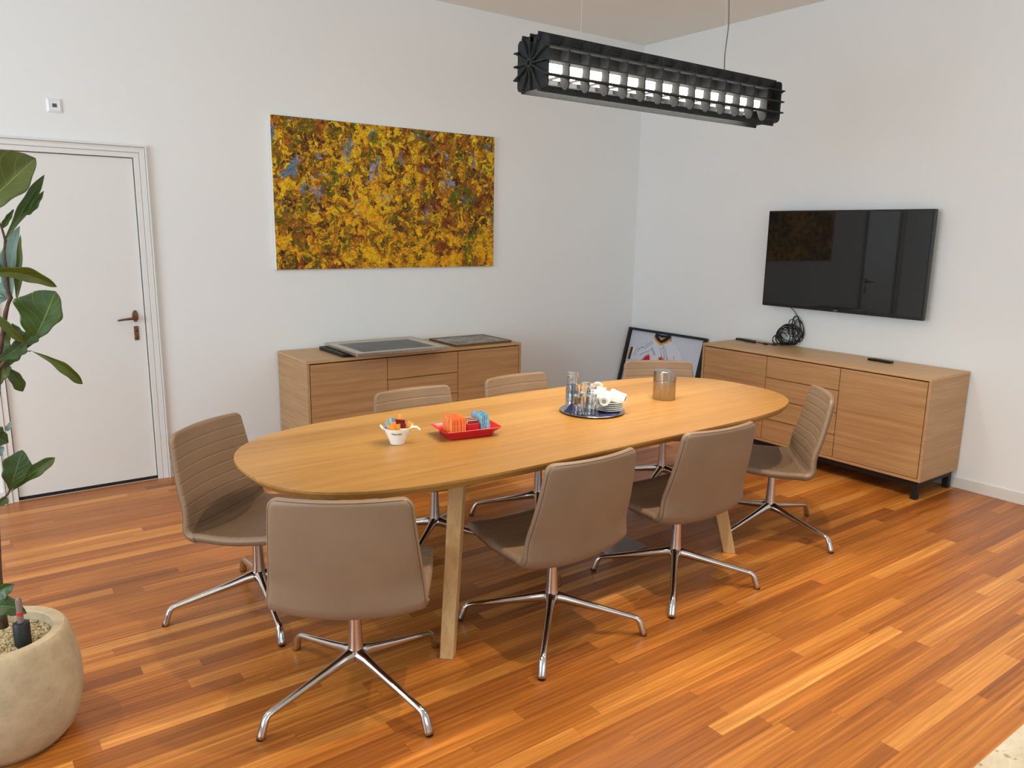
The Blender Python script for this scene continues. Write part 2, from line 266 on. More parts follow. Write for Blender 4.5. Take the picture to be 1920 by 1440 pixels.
# ------------------------------------------------------------------ mesh helpers
class MB:
    def __init__(s): s.b = bmesh.new(); s.uv = None
    def quad(s, a, b_, c, d): s.b.faces.new([s.b.verts.new(p) for p in (a, b_, c, d)]); return s
    def box(s, x0, x1, y0, y1, z0, z1, mat=None):
        vs = [Vector((x, y, z)) for x in (x0, x1) for y in (y0, y1) for z in (z0, z1)]
        if mat: vs = [mat @ v for v in vs]
        v = [s.b.verts.new(p) for p in vs]
        for f in ((0, 1, 3, 2), (4, 6, 7, 5), (0, 4, 5, 1), (2, 3, 7, 6), (0, 2, 6, 4), (1, 5, 7, 3)): s.b.faces.new([v[i] for i in f])
        return s
    def grid(s, rows, close_u=False, close_v=False, uvf=None):
        V = [[s.b.verts.new(p) for p in r] for r in rows]; n, m = len(V), len(V[0])
        if uvf and s.uv is None: s.uv = s.b.loops.layers.uv.new('UVMap')
        for i in range(n if close_u else n - 1):
            for j in range(m if close_v else m - 1):
                a, b_, c, d = V[i][j], V[(i + 1) % n][j], V[(i + 1) % n][(j + 1) % m], V[i][(j + 1) % m]
                try: f = s.b.faces.new((a, b_, c, d))
                except ValueError: continue
                if uvf:
                    for lp, (ii, jj) in zip(f.loops, ((i, j), (i + 1, j), (i + 1, j + 1), (i, j + 1))): lp[s.uv].uv = uvf(ii / (n - 1), jj / (m - 1))
        return V
    def cap(s, ring, flip=False):
        try: s.b.faces.new(list(reversed(ring)) if flip else ring)
        except ValueError: pass
    def lathe(s, prof, n=32, mat=None, close=False):
        rows = []
        for r, z in prof:
            row = [Vector((r * math.cos(2 * PI * i / n), r * math.sin(2 * PI * i / n), z)) for i in range(n)]
            rows.append([mat @ p for p in row] if mat else row)
        V = s.grid(rows, close_u=close, close_v=True)
        if not close:
            if prof[0][0] > 1e-6: s.cap(V[0], False)
            if prof[-1][0] > 1e-6: s.cap(V[-1], True)
        return s
    def tube(s, pts, rad, n=8, closed=False, sy=1.0, upv=(0, 0, 1)):
        pts = [Vector(p) for p in pts]; k = len(pts); rows = []; prev = None
        for i, p in enumerate(pts):
            a = pts[(i - 1) % k] if (closed or i > 0) else p; c = pts[(i + 1) % k] if (closed or i < k - 1) else p
            t = (c - a).normalized() if (c - a).length > 1e-9 else Vector((0, 0, 1))
            if prev is None:
                u = Vector(upv); u = (u - t * u.dot(t))
                if u.length < 1e-3: u = Vector((1, 0, 0)) - t * t.x
                u.normalize()
            else:
                u = prev - t * prev.dot(t)
                u = u.normalized() if u.length > 1e-6 else prev
            prev = u; w = t.cross(u)
            r = rad[i] if isinstance(rad, (list, tuple)) else rad
            ry = r if not isinstance(sy, (list, tuple)) else sy[i]
            if not isinstance(sy, (list, tuple)): ry = r * sy
            rows.append([p + w * (r * math.cos(2 * PI * j / n)) + u * (ry * math.sin(2 * PI * j / n)) for j in range(n)])
        V = s.grid(rows, close_u=closed, close_v=True)
        if not closed: s.cap(V[0], True); s.cap(V[-1], False)
        return s
    def prism(s, poly, z0, z1, mat=None):
        f = (lambda p: mat @ p) if mat else (lambda p: p)
        a = [s.b.verts.new(f(Vector((x, y, z0)))) for x, y in poly]; c = [s.b.verts.new(f(Vector((x, y, z1)))) for x, y in poly]
        s.cap(a, True); s.cap(c); n = len(poly)
        for i in range(n): s.b.faces.new((a[i], a[(i + 1) % n], c[(i + 1) % n], c[i]))
        return s
    def build(s, name, mat, parent=None, smooth=False, bevel=0.0, seg=2, loc=None, weld=False):
        if weld: bmesh.ops.remove_doubles(s.b, verts=s.b.verts, dist=1e-5)
        bmesh.ops.recalc_face_normals(s.b, faces=s.b.faces)
        me = bpy.data.meshes.new(name); s.b.to_mesh(me); s.b.free()
        for m_ in (mat if isinstance(mat, list) else [mat]): me.materials.append(m_)
        if smooth: me.polygons.foreach_set('use_smooth', [True] * len(me.polygons))
        o = bpy.data.objects.new(name, me); COL.objects.link(o)
        if parent: o.parent = parent
        if loc: o.location = loc
        if bevel:
            b = o.modifiers.new('bevel', 'BEVEL'); b.width = bevel; b.segments = seg; b.limit_method = 'ANGLE'; b.angle_limit = math.radians(40)
            me.polygons.foreach_set('use_smooth', [True] * len(me.polygons)); wn = o.modifiers.new('wn', 'WEIGHTED_NORMAL'); wn.keep_sharp = True
        if smooth == 'auto':
            e = o.modifiers.new('es', 'EDGE_SPLIT'); e.split_angle = math.radians(38)
        return o
def tag(o, label, cat, group=None, kind=None):
    if label: o['label'] = label
    if cat: o['category'] = cat
    if group: o['group'] = group
    if kind: o['kind'] = kind
    return o
def empty(name, loc=(0, 0, 0), rot=(0, 0, 0)):
    o = bpy.data.objects.new(name, None); COL.objects.link(o); o.location = loc; o.rotation_euler = rot; o.empty_display_size = 0.05; return o
def struct(o): o['kind'] = 'structure'; return o
def copy_tree(o, parent=None):
    c = o.copy(); COL.objects.link(c); c.parent = parent
    for ch in list(o.children): copy_tree(ch, c)
    return c
def rrect(w, h, r, n=6):
    pts = []
    for cx, cy, a0 in ((w - r, h - r, 0), (-w + r, h - r, PI / 2), (-w + r, -h + r, PI), (w - r, -h + r, 1.5 * PI)):
        for i in range(n + 1): a = a0 + PI / 2 * i / n; pts.append((cx + r * math.cos(a), cy + r * math.sin(a)))
    return pts
def text_mesh(name, body, size, mat, parent=None, depth=0.0006, warp=None, matrix=None, label=None):
    c = bpy.data.curves.new(name, 'FONT'); c.body = body; c.size = size; c.extrude = depth; c.align_x = 'CENTER'; c.align_y = 'CENTER'; c.offset = size * 0.012
    tmp = bpy.data.objects.new(name + '_t', c); COL.objects.link(tmp)
    me = bpy.data.meshes.new_from_object(tmp, depsgraph=bpy.context.evaluated_depsgraph_get())
    bpy.data.objects.remove(tmp); bpy.data.curves.remove(c)
    for v in me.vertices:
        if warp: v.co = warp(v.co)
        if matrix: v.co = matrix @ v.co
    me.materials.clear(); me.materials.append(mat); me.name = name
    o = bpy.data.objects.new(name, me); COL.objects.link(o)
    if parent: o.parent = parent
    return o

# ------------------------------------------------------------------ room shell
H = 3.262; XL = -9.0; YF = -9.1; YS = -4.372
struct(MB().box(XL, 0, YS, 0, -0.05, 0).build('floor', M['floor']))
struct(MB().box(XL, 0, YF, YS, -0.05, 0.0005).build('floor', M['stone']))
struct(MB().box(XL, 0.15, YF, 0.15, H, H + 0.1).build('ceiling', M['ceil']))
struct(MB().box(0, 0.15, YF, 0.15, -0.05, H).build('wall_right', M['wall']))
# back wall with a door recess
DX0, DX1, DH = -5.039, -4.2695, 2.018
b = MB(); b.box(XL, DX0 - .012, 0, 0.15, -0.05, H); b.box(DX1 + .012, 0, 0, 0.15, -0.05, H); b.box(DX0 - .012, DX1 + .012, 0, 0.15, DH + .012, H); b.box(DX0 - .012, DX1 + .012, .09, 0.15, -0.05, DH + .012)
struct(b.build('wall_back', M['wall']))
# rear wall with a broad window, left wall with a window (both behind or beside the camera)
def wall_with_window(name, axis, pos, a0, a1, w0, w1, z0, z1):
    b = MB()
    def bx(p0, p1, zz0, zz1):
        if axis == 'y': b.box(p0, p1, pos - .15, pos, zz0, zz1)
        else: b.box(pos - .15, pos, p0, p1, zz0, zz1)
    bx(a0, w0, -0.05, H); bx(w1, a1, -0.05, H); bx(w0, w1, -0.05, z0); bx(w0, w1, z1, H)
    struct(b.build(name, M['wall']))
wall_with_window('wall_front', 'y', YF, XL, 0.15, -7.4, -1.8, 0.6, 2.9)
wall_with_window('wall_left', 'x', XL, YF, 0.15, -5.0, -1.4, 0.7, 2.9)
def window(name, axis, pos, w0, w1, z0, z1, n):
    b = MB(); t = .05
    def bx(p0, p1, a, c):
        if axis == 'y': b.box(p0, p1, pos - .1, pos - .04, a, c)
        else: b.box(pos - .1, pos - .04, p0, p1, a, c)
    bx(w0, w1, z0, z0 + t); bx(w0, w1, z1 - t, z1)
    for i in range(n + 1):
        x = w0 + (w1 - w0 - t) * i / n; bx(x, x + t, z0 + t, z1 - t)
    struct(b.build(name, M['white']))
window('window_1', 'y', YF - .02, -7.4, -1.8, 0.6, 2.9, 4); window('window_2', 'x', XL - .02, -5.0, -1.4, 0.7, 2.9, 3)
# baseboards
b = MB(); b.box(-.012, 0, YF, 0, 0, .066); b.box(-.009, 0, YF, 0, .066, .0724); struct(b.build('baseboard_right', M['skirt'], bevel=.002))
b = MB(); b.box(-4.197, -.012, -.012, 0, 0, .066); b.box(-4.197, -.012, -.009, 0, .066, .0724); struct(b.build('baseboard_back', M['skirt'], bevel=.002))
b = MB(); b.box(XL, -5.112, -.012, 0, 0, .0724); struct(b.build('baseboard_back', M['skirt'], bevel=.002))
# door with its casing
door = empty('door_1', (0, 0, 0)); struct(door)
MB().box(DX0 + .003, DX1 - .004, .012, .052, .02, DH - .004).build('door_leaf', M['white'], door, bevel=.002)
h = MB()
ring = lambda cx, cz, rx, rz, y: [Vector((cx + rx * math.cos(a), y, cz + rz * math.sin(a))) for a in [2 * PI * i / 24 for i in range(24)]]
V = h.grid([ring(-4.328, 1.066, .0175, .036, .012), ring(-4.328, 1.066, .0175, .036, .006), ring(-4.328, 1.066, .014, .031, .002)], close_v=True); h.cap(V[-1]); h.cap(V[0])
h.tube([(-4.328, .006, 1.057), (-4.328, -.045, 1.057)], .010, 12)
h.tube([(-4.326, -.045, 1.057), (-4.335, -.047, 1.057), (-4.36, -.048, 1.056), (-4.40, -.048, 1.053), (-4.43, -.046, 1.049), (-4.437, -.044, 1.048)], [.010, .010, .008, .0065, .006, .004], 12)
h.build('door_handle', M['brass'], door, smooth='auto')['label'] = 'bronze lever handle on an oval rose'
k = MB(); k.box(-4.341, -4.315, .005, .012, .915, 1.003)
k.build('key_plate', M['brass'], door, bevel=.002)['label'] = 'small bronze key plate under the handle'
k2 = MB()
for z in (.979, .938): k2.lathe([(.009, 0), (.009, .004), (.006, .006)], 16, Matrix.Translation((-4.328, .005, z)) @ Matrix.Rotation(PI / 2, 4, 'X'))
k2.build('lock_cylinder', M['brass'], door, smooth='auto')
MB().box(DX0 - .01, DX1 + .01, .014, .09, 0, .016).build('threshold', M['gap'], door)
def casing(x0, x1, ztop):
    b = MB()
    def L(o0, o1, y0, y1):   # frame strip between offsets o0..o1 outward from the opening
        b.box(x0 - o1, x0 - o0, y0, y1, 0, ztop + o1); b.box(x1 + o0, x1 + o1, y0, y1, 0, ztop + o1); b.box(x0 - o0, x1 + o0, y0, y1, ztop + o0, ztop + o1)
    L(.0, .028, -.010, .06); L(.030, .052, -.016, .004); L(.052, .060, -.018, .004); L(.062, .072, -.026, .004)
    return b
struct(casing(DX0 - .001, DX1 + .001, DH).build('trim_1', M['white'], bevel=.0015))

# ------------------------------------------------------------------ wall switch plate
sw = empty('wall_switch', (-4.658, 0, 2.276)); tag(sw, 'small square white wall sensor plate high above the door', 'switch')
b = MB(); R0 = Matrix.Rotation(PI / 2, 4, 'X')
rows = [[Vector((x, -y, z)) for x, z in rrect(w, w, r)] for w, r, y in ((.039, .004, 0), (.039, .004, .004), (.027, .002, .012), (.026, .002, .010))]
V = b.grid(rows, close_v=True); b.cap(V[0]); b.cap(V[-1]); b.build('frame', M['switch'], sw, smooth='auto')
MB().box(-.011, .011, -.014, -.009, -.010, .010).build('sensor_window', M['dgrey'], sw, bevel=.002)

# ------------------------------------------------------------------ painting
pw, ph = -1.6447 + 3.437, 2.3447 - 1.3362
pn = empty('painting', ((-1.6447 - 3.437) / 2, 0, (2.3447 + 1.3362) / 2)); tag(pn, 'large abstract oil painting in yellow, orange and brown dabs on the back wall', 'painting')
MB().box(-pw / 2, pw / 2, -.028, -.002, -ph / 2, ph / 2).build('canvas', M['canvas'], pn, bevel=.002)
MB().box(-pw / 2 + .003, pw / 2 - .001, -.031, -.0275, -ph / 2 + .001, ph / 2 - .001).build('painted_surface', M['paint'], pn)

# ------------------------------------------------------------------ television
tv = empty('television', (0, -2.1348, 1.4405)); tag(tv, 'large black flat television mounted on the right wall above the sideboard', 'television')
tw, th = 1.2446 / 2, .7205 / 2
MB().box(-.098, -.062, -tw, tw, -th, th).build('housing', M['black'], tv, bevel=.003)
MB().box(-.062, -.045, -tw + .2, tw - .2, -th + .06, th - .12).build('rear_cover', M['blackm'], tv, bevel=.004)
MB().box(-.045, -.002, -.22, .22, -.15, .15).build('wall_bracket', M['steel'], tv)
MB().box(-.1, -.0975, -tw + .012, tw - .012, -th + .022, th - .012).build('screen', M['screen'], tv)
text_mesh('logo', 'SONY', .012, M['logo'], tv, .0004, matrix=Matrix.Translation((-.0985, .0, -th + .011)) @ Matrix(((0, 0, -1, 0), (-1, 0, 0, 0), (0, 1, 0, 0), (0, 0, 0, 1))))['label'] = 'small silver maker lettering on the lower rim'

# ------------------------------------------------------------------ sideboards
def sideboard(w, d, h, s1, s2, mtx, fm, tm, label, zb=.123):
    """local: x along the front from left, y=0 at the front going back (+y), z up"""
    r = empty('sideboard'); r.matrix_world = mtx; tag(r, label, 'sideboard', 'oak sideboards')
    t = .018
    b = MB(); b.box(0, w, 0, d, h - t, h); b.build('top_panel', tm, r, bevel=.0015)
    for xs in (0, w - t): MB().box(xs, xs + t, 0, d, zb, h - t - .0005).build('side_panel', M['cabside'], r, bevel=.0012)
    MB().box(t, w - t, 0, d, zb, zb + t).build('bottom_panel', fm, r, bevel=.001)
    MB().box(t, w - t, .026, d - .001, zb + t, h - t).build('inner_body', M['gap'], r)
    g = .005; z0, z1 = zb + t + .003, h - t - .008
    b = MB(); b.box(t + g, s1 - g / 2, .002, .024, z0, z1); b.build('door', fm, r, bevel=.0012)
    b = MB(); b.box(s2 + g / 2, w - t - g, .002, .024, z0, z1); b.build('door', fm, r, bevel=.0012)
    n = 4; dz = (z1 - z0) / n
    for i in range(n): MB().box(s1 + g / 2, s2 - g / 2, .002, .024, z0 + i * dz + (.0025 if i else 0), z0 + (i + 1) * dz - (.0025 if i < n - 1 else 0)).build('drawer', fm, r, bevel=.0012)
    b = MB(); e = .022; q = .038
    b.box(e, w - e, e, e + q, zb - q, zb); b.box(e, w - e, d - e - q, d - e, zb - q, zb); b.box(e, e + q, e + q, d - e - q, zb - q, zb); b.box(w - e - q, w - e, e + q, d - e - q, zb - q, zb)
    fr = b.build('base_frame', M['steel'], r, bevel=.001)
    for x in (e, w - e - q):
        for y in (e, d - e - q): MB().box(x, x + q, y, y + q, 0, zb - q).build('leg', M['steel'], r, bevel=.001)
    return r
sbL = sideboard(1.7199, .5288, .7795, .5755, 1.1449, Matrix.Translation((-3.4479, -.539, 0)), M['cab_x'], M['cabtop_x'], 'oak sideboard against the back wall below the painting, framed pictures on it')
mR = Matrix.Translation((-.5075, -1.2917, 0)) @ Matrix(((0, 1, 0, 0), (-1, 0, 0, 0), (0, 0, 1, 0), (0, 0, 0, 1)))
sbR = sideboard(1.7607, .4974, .7815, .5921, 1.1659, mR, M['cab_x'], M['cabtop_x'], 'oak sideboard against the right wall below the television')
HC = .7795; HR = .7815

# ------------------------------------------------------------------ pictures lying on the back sideboard
def framed(name, label, w, h, t, x, y, z, rot, fm, matm, prm, border, matw, hsag=0):
    r = empty(name, (x, y, z), (0, 0, rot)); tag(r, label, 'picture', 'pictures lying on the back sideboard')
    b = MB()
    b.box(-w / 2, w / 2, -h / 2, -h / 2 + border, 0, t); b.box(-w / 2, w / 2, h / 2 - border, h / 2, 0, t)
    b.box(-w / 2, -w / 2 + border, -h / 2 + border, h / 2 - border, 0, t); b.box(w / 2 - border, w / 2, -h / 2 + border, h / 2 - border, 0, t)
    b.build('frame', fm, r, bevel=.001)
    MB().box(-w / 2 + border, w / 2 - border, -h / 2 + border, h / 2 - border, .002, t - .005).build('mat_board', matm, r)
    MB().box(-w / 2 + border + matw, w / 2 - border - matw, -h / 2 + border + matw, h / 2 - border - matw, t - .0052, t - .004).build('print', prm, r)
    x0, y0, zt = w / 2 - border, h / 2 - border, t - .002
    MB().quad((-x0, -y0, zt), (x0, -y0, zt), (x0, y0, zt), (-x0, y0, zt)).build('glass', M['pane'], r)
    return r
framed('framed_picture', 'dark framed picture lying lowest, sticking out left under the silver frame', .60, .40, .024, -2.885, -.31, HC, .0, M['blackm'], M['print3'], M['print3'], .012, .02)
framed('framed_picture', 'large silver framed picture with cream mat and grey print, lying on the dark one', .69, .565, .022, -2.805, -.395, HC + .0245, -.02, M['alu'], M['mat'], M['print1'], .010, .06)
framed('framed_picture', 'smaller bronze framed landscape picture lying at the right end of the sideboard', .50, .395, .018, -2.045, -.305, HC, .0, M['bronzef'], M['print2'], M['print2'], .007, .012)

# ------------------------------------------------------------------ framed jersey leaning in the corner
JW, JH, JD = .925, .755, .036; al = .252
jm = Matrix.Translation((-.232, -.012, .010)) @ Matrix(((0, math.cos(al), math.sin(al), 0), (-1, 0, 0, 0), (0, -math.sin(al), math.cos(al), 0), (0, 0, 0, 1)))
jr = empty('framed_jersey'); jr.matrix_world = jm; tag(jr, 'black box frame with a signed white sports jersey, leaning in the room corner', 'framed jersey')
b = MB(); B = .022
b.box(0, JW, 0, JD, 0, B); b.box(0, JW, 0, JD, JH - B, JH); b.box(0, B, 0, JD, B, JH - B); b.box(JW - B, JW, 0, JD, B, JH - B); b.build('frame', M['blackm'], jr, bevel=.001)
MB().box(B, JW - B, JD - .006, JD - .001, B, JH - B).build('backing_board', M['matw'], jr)
# side view of local: u right, v down from the top
def J(u, v): return (u, JH - v)
def flat(poly, y0, y1, name, mat, parent, lbl=None):
    m = Matrix(((1, 0, 0, 0), (0, 0, 1, 0), (0, 1, 0, 0), (0, 0, 0, 1)))
    o = MB().prism([J(u, v) for u, v in poly], y0, y1, m).build(name, mat, parent)
    if lbl: o['label'] = lbl
    return o
js = [(.325, .075), (.30, .10), (.20, .155), (.07, .185), (.06, .30), (.19, .30), (.24, .27), (.26, .70), (.62, .70), (.63, .30), (.72, .40), (.82, .34), (.70, .19), (.60, .10), (.52, .075), (.42, .115)]
jz = flat(js, JD - .014, JD - .006, 'jersey', M['jersey'], jr)
flat([(.325, .035), (.52, .035), (.525, .07), (.48, .10), (.42, .125), (.36, .10), (.32, .065)], JD - .0165, JD - .014, 'collar', M['jyel'], jz, 'yellow edge of the collar')
flat([(.335, .022), (.42, .030), (.515, .022), (.52, .048), (.47, .085), (.422, .105), (.37, .085), (.33, .05)], JD - .0185, JD - .0165, 'collar', M['jnavy'], jz, 'navy collar')
flat([(.375, .045), (.42, .055), (.465, .045), (.42, .078)], JD - .0195, JD - .0185, 'collar', M['jyel'], jz, 'yellow inner neck')
flat([(.050, .183), (.068, .183), (.058, .30), (.040, .30)], JD - .0165, JD - .006, 'cuff', M['jyel'], jz, 'yellow cuff stripe')
flat([(.068, .183), (.088, .182), (.080, .30), (.058, .30)], JD - .0165, JD - .006, 'cuff', M['jnavy'], jz, 'navy cuff stripe')
random.seed(4)
def lion(cx, cy, s, flip):
    pts = [(-.9, .9), (-.7, .35), (-1, .1), (-.55, .05), (-.6, -.4), (-.25, -.2), (-.2, -.75), (.05, -.35), (.25, -1), (.45, -.5), (.8, -.65), (.6, -.2), (1.0, -.05), (.65, .2), (.85, .6), (.45, .5), (.55, .95), (.15, .6), (-.1, .95), (-.3, .55)]
    return [(cx + (x * (-1 if flip else 1)) * s, cy + y * s) for x, y in pts]
flat(lion(.285, .265, .052, False), JD - .0160, JD - .0135, 'emblem', M['jred'], jz, 'red emblem')
flat(lion(.475, .270, .060, True), JD - .0160, JD - .0135, 'emblem', M['jred'], jz, 'red emblem')
def scribble(u0, v0, u1, v1, amp, n, r=.0011):
    pts = []; L = n * 8; ph = random.random() * 6
    dx, dy = u1 - u0, v1 - v0; ln = math.hypot(dx, dy); nx, ny = -dy / ln, dx / ln
    for i in range(L):
        t = i / (L - 1); a = amp * math.sin(t * n * 2 * PI + ph) * (0.5 + random.random() * .6) * (0.6 + .4 * math.sin(t * 9 + ph)); bk = amp * .5 * math.cos(t * n * 2 * PI)
        u, v = J(u0 + dx * t + nx * a + dx / ln * bk, v0 + dy * t + ny * a + dy / ln * bk); pts.append((u, JD - .0148, v))
    MB().tube(pts, r, 4).build('signature', M['ink'], jz)
for a in [(.115, .255, .145, .165, .010, 5), (.135, .265, .165, .18, .009, 4), (.165, .195, .205, .165, .011, 3), (.20, .175, .315, .095, .013, 6), (.225, .185, .325, .115, .006, 7), (.19, .25, .265, .20, .008, 5),
          (.27, .21, .33, .17, .009, 4), (.315, .145, .365, .225, .010, 5), (.335, .175, .385, .215, .010, 4), (.44, .125, .505, .24, .010, 6), (.455, .12, .56, .27, .008, 8), (.42, .15, .455, .21, .008, 3),
          (.52, .215, .55, .29, .008, 4), (.60, .20, .625, .27, .008, 4), (.635, .24, .655, .29, .007, 3)]: scribble(*a)
st = flat([(.40, .285), (.52, .285), (.53, .30), (.40, .30)], JD - .0168, JD - .0158, 'emblem', M['jersey'], jz, 'white lettering band in the emblem')
MB().quad((B, .007, B), (JW - B, .007, B), (JW - B, .007, JH - B), (B, .007, JH - B)).build('glass', M['pane'], jr)

# ------------------------------------------------------------------ meeting table
TX, TY, TA, TB, TP, TQ, TZ = -2.974, -2.466, 1.477, .544, 5.0, 2.48, .75
def outline(n, k=0.0):
    pts = []
    for i in range(n):
        a = 2 * PI * i / n; c, s = math.cos(a), math.sin(a)
        lo, hi = 0, 3
        for _ in range(40):
            m_ = (lo + hi) / 2
            if (abs(m_ * c * TB * 1.6 / TA)) ** TP + (abs(m_ * s)) ** TQ < 1: lo = m_
            else: hi = m_
        x, y = lo * c * TB * 1.6, lo * s * TB
        l = math.hypot(x, y); pts.append((x * (1 - k / l), y * (1 - k / l)))
    return pts
tb = empty('meeting_table', (TX, TY, 0), (0, 0, .01)); tag(tb, 'long rounded oak meeting table with splayed wooden legs in the room centre', 'table')
b = MB(); rows = []
for k, z in ((.0014, TZ), (0, TZ - .0014), (0, TZ - .0105), (.020, TZ - .033), (.030, TZ - .034)): rows.append([Vector((x, y, z)) for x, y in outline(144, k)])
V = b.grid(rows, close_v=True); b.cap(V[0]); b.cap(V[-1]); b.build('tabletop', M['table'], tb, smooth='auto').modifiers['es'].split_angle = math.radians(22)
for sx in (-1, 1):
    for sy in (-1, 1):
        b = MB(); bot = Vector((sx * .862, sy * .412, 0)); top = Vector((sx * .735, sy * .292, TZ - .034))
        rd = Vector((sx, sy, 0)).normalized(); tn = Vector((-sy, sx, 0)).normalized()
        rows = []
        for p, hr, ht in ((bot, .030, .026), (top, .036, .030)):
            rows.append([p + rd * (a * hr) + tn * (c * ht) for a, c in ((1, 1), (-1, 1), (-1, -1), (1, -1))])
        V = b.grid(rows, close_v=True); b.cap(V[0]); b.cap(V[1]); b.build('leg', M['tleg'], tb, bevel=.003)
b = MB(); b.box(-.75, .75, -.03, .03, TZ - .075, TZ - .034)
for sx in (-1, 1): b.box(sx * .735 - .03, sx * .735 + .03, -.27, .27, TZ - .06, TZ - .034)
b.build('under_frame', M['steel'], tb)

# ------------------------------------------------------------------ chairs
def smoothstep(a, b_, x): t = max(0, min(1, (x - a) / (b_ - a))); return t * t * (3 - 2 * t)
def chair_profile():
    """inner surface centre line, local x forward, from the front edge of the seat to the top of the back"""
    P = []; A = Vector((.262, .405)); seatA, seatB = Vector((.220, .446)), Vector((-.085, .408)); backB = Vector((-.242, .806))
    bd = (backB - Vector((-.135, .425))).normalized()
    corner = Vector((-.140, .400)); r = .024
    sd = (seatB - seatA).normalized(); p1 = corner - sd * r; p2 = corner + bd * r
    def bez(a, c, e, n): return [((1 - t) ** 2) * a + 2 * t * (1 - t) * c + t * t * e for t in [i / n for i in range(n)]]
    P += bez(Vector((.266, .408)), Vector((.264, .446)), seatA, 14)
    n = 120; P += [seatA.lerp(p1, i / n) + Vector((0, -.006 * math.sin(PI * i / n))) for i in range(n)]
    P += bez(p1, corner, p2, 16)
    n = 150; P += [p2.lerp(backB, i / n) + Vector((-.010 * math.sin(PI * i / n), 0)) for i in range(n)]
    P.append(backB); return P
def shell_part(i0, i1, P, arc, name, seams, rstart, rend):
    tot0, tot1 = arc[i0], arc[i1]; split = arc[SPL]; total = arc[-1]
    NV = 36
    def width(s):
        z = s
        if s < split: w = .262 + .006 * math.sin(PI * s / split)
        else: w = .268 + (.224 - .268) * ((s - split) / (total - split))
        return w
    inner, outer = [], []
    for i in range(i0, i1 + 1):
        s = arc[i]; p = P[i]; a = P[max(i - 1, 0)]; c = P[min(i + 1, len(P) - 1)]; t = (c - a).normalized(); n = Vector((-t.y, t.x)) * -1   # points up/forward
        w = width(s)
        if rend and total - s < rend: d = total - s; w = w - rend + math.sqrt(max(0, rend ** 2 - (rend - d) ** 2))
        if rstart and s < rstart: w = w - rstart + math.sqrt(max(0, rstart ** 2 - (rstart - s) ** 2))
        bend = math.exp(-((s - split) / .13) ** 2); seatf = 1 - smoothstep(split - .02, split + .12, s); backf = smoothstep(split - .02, split + .15, s)
        th = .038 * seatf + .030 * (1 - seatf); endf = 1.0
        for e_ in ((s) if i0 == 0 else 9, (total - s) if i1 == len(P) - 1 else 9):
            if e_ < .018: endf = min(endf, math.sqrt(max(0.0, 1 - ((.018 - e_) / .018) ** 2)))
        groove = 0
        for sm in seams: groove = max(groove, math.exp(-((s - sm) / .0020) ** 2))
        ri, ro = [], []
        for j in range(NV + 1):
            v = -1 + 2 * j / NV; v = math.sin(v * PI / 2) * .35 + v * .65
            y = v * w; av = abs(v)
            lift = (.012 * bend + .004 * seatf) * (av ** 3) - (.016 * seatf) * (1 - av ** 2)
            fwd = .036 * backf * (av ** 2) + .006 * bend * (av ** 2)
            ed = 1.0 if av < .94 else math.sqrt(max(0.0, 1 - ((av - .94) / .06) ** 2))
            half = th / 2 * max(0.06, ed) * max(.08, endf); g = -.0024 * groove * ed
            base = Vector((p.x + fwd, y, p.y + lift)); n3 = Vector((n.x, 0, n.y))
            mid = base - n3 * (th / 2)
            ri.append(mid + n3 * (half + g)); ro.append(mid - n3 * (half + .010 * bend * (1 - av ** 2)))
        inner.append(ri); outer.append(ro)
    b = MB()
    rows = [ri + list(reversed(ro)) for ri, ro in zip(inner, outer)]
    V = b.grid(rows, close_v=True)
    m = NV + 1
    for R in (V[0], V[-1]):
        for j in range(m - 1):
            try: b.b.faces.new((R[j], R[j + 1], R[2 * m - 2 - j], R[2 * m - 1 - j]))
            except ValueError: pass
    return b, inner, outer
P = chair_profile(); arc = [0]
for i in range(1, len(P)): arc.append(arc[-1] + (P[i] - P[i - 1]).length)
SPL = min(range(len(P)), key=lambda i: (P[i] - Vector((-.118, .415))).length)
ch = empty('conference_chair')
seams_s = [arc[SPL] - .035 - k * .046 for k in range(7)]; seams_b = [arc[SPL] + .045 + k * .0475 for k in range(8)]
b, inn, out1 = shell_part(0, SPL, P, arc, 'seat', seams_s, .055, 0); seat = b.build('seat', M['leather'], ch, smooth=True)
b, inn2, out2 = shell_part(SPL, len(P) - 1, P, arc, 'backrest', seams_b, 0, .035); back = b.build('backrest', M['leather'], ch, smooth=True)
# piping along the outer rim of seat and back
def rim(out, inn, first, last):
    NV = 36; L = [out[i][0].lerp(out[i][1], .75) for i in range(first, len(out) - 1)]; R = [out[i][NV].lerp(out[i][NV - 1], .75) for i in range(first, len(out) - 1)]
    return L, R
Lb, Rb = rim(out2, inn2, 0, 0); topb = [out2[-3][j] for j in range(2, 35)]
pts = Lb[:-3:3] + topb[::2] + list(reversed(Rb[:-3]))[::3]
MB().tube(pts, .0014, 6).build('piping', M['piping'], back, smooth=True)['label'] = 'dark piping round the outer edge'
Ls, Rs = rim(out1, inn, 3, 0); frb = [out1[3][j] for j in range(2, 35)]
pts = list(reversed(Ls[2:]))[::3] + frb[::2] + Rs[2:][::3]
MB().tube(pts, .0014, 6).build('piping', M['piping'], seat, smooth=True)['label'] = 'dark piping round the seat edge'
MB().box(-.09, .09, -.07, .07, .350, .378).build('seat_plate', M['blackm'], ch, bevel=.006)
b = MB(); b.lathe([(.028, .135), (.0285, .158), (.0275, .165), (.025, .19), (.0215, .26), (.0195, .33), (.019, .352)], 28); b.build('column', M['chrome'], ch, smooth='auto')['label'] = 'polished aluminium column'
MB().lathe([(.016, .345), (.022, .350), (.022, .358), (.016, .362)], 24).build('collar', M['blackm'], ch, smooth='auto')
HX = .386
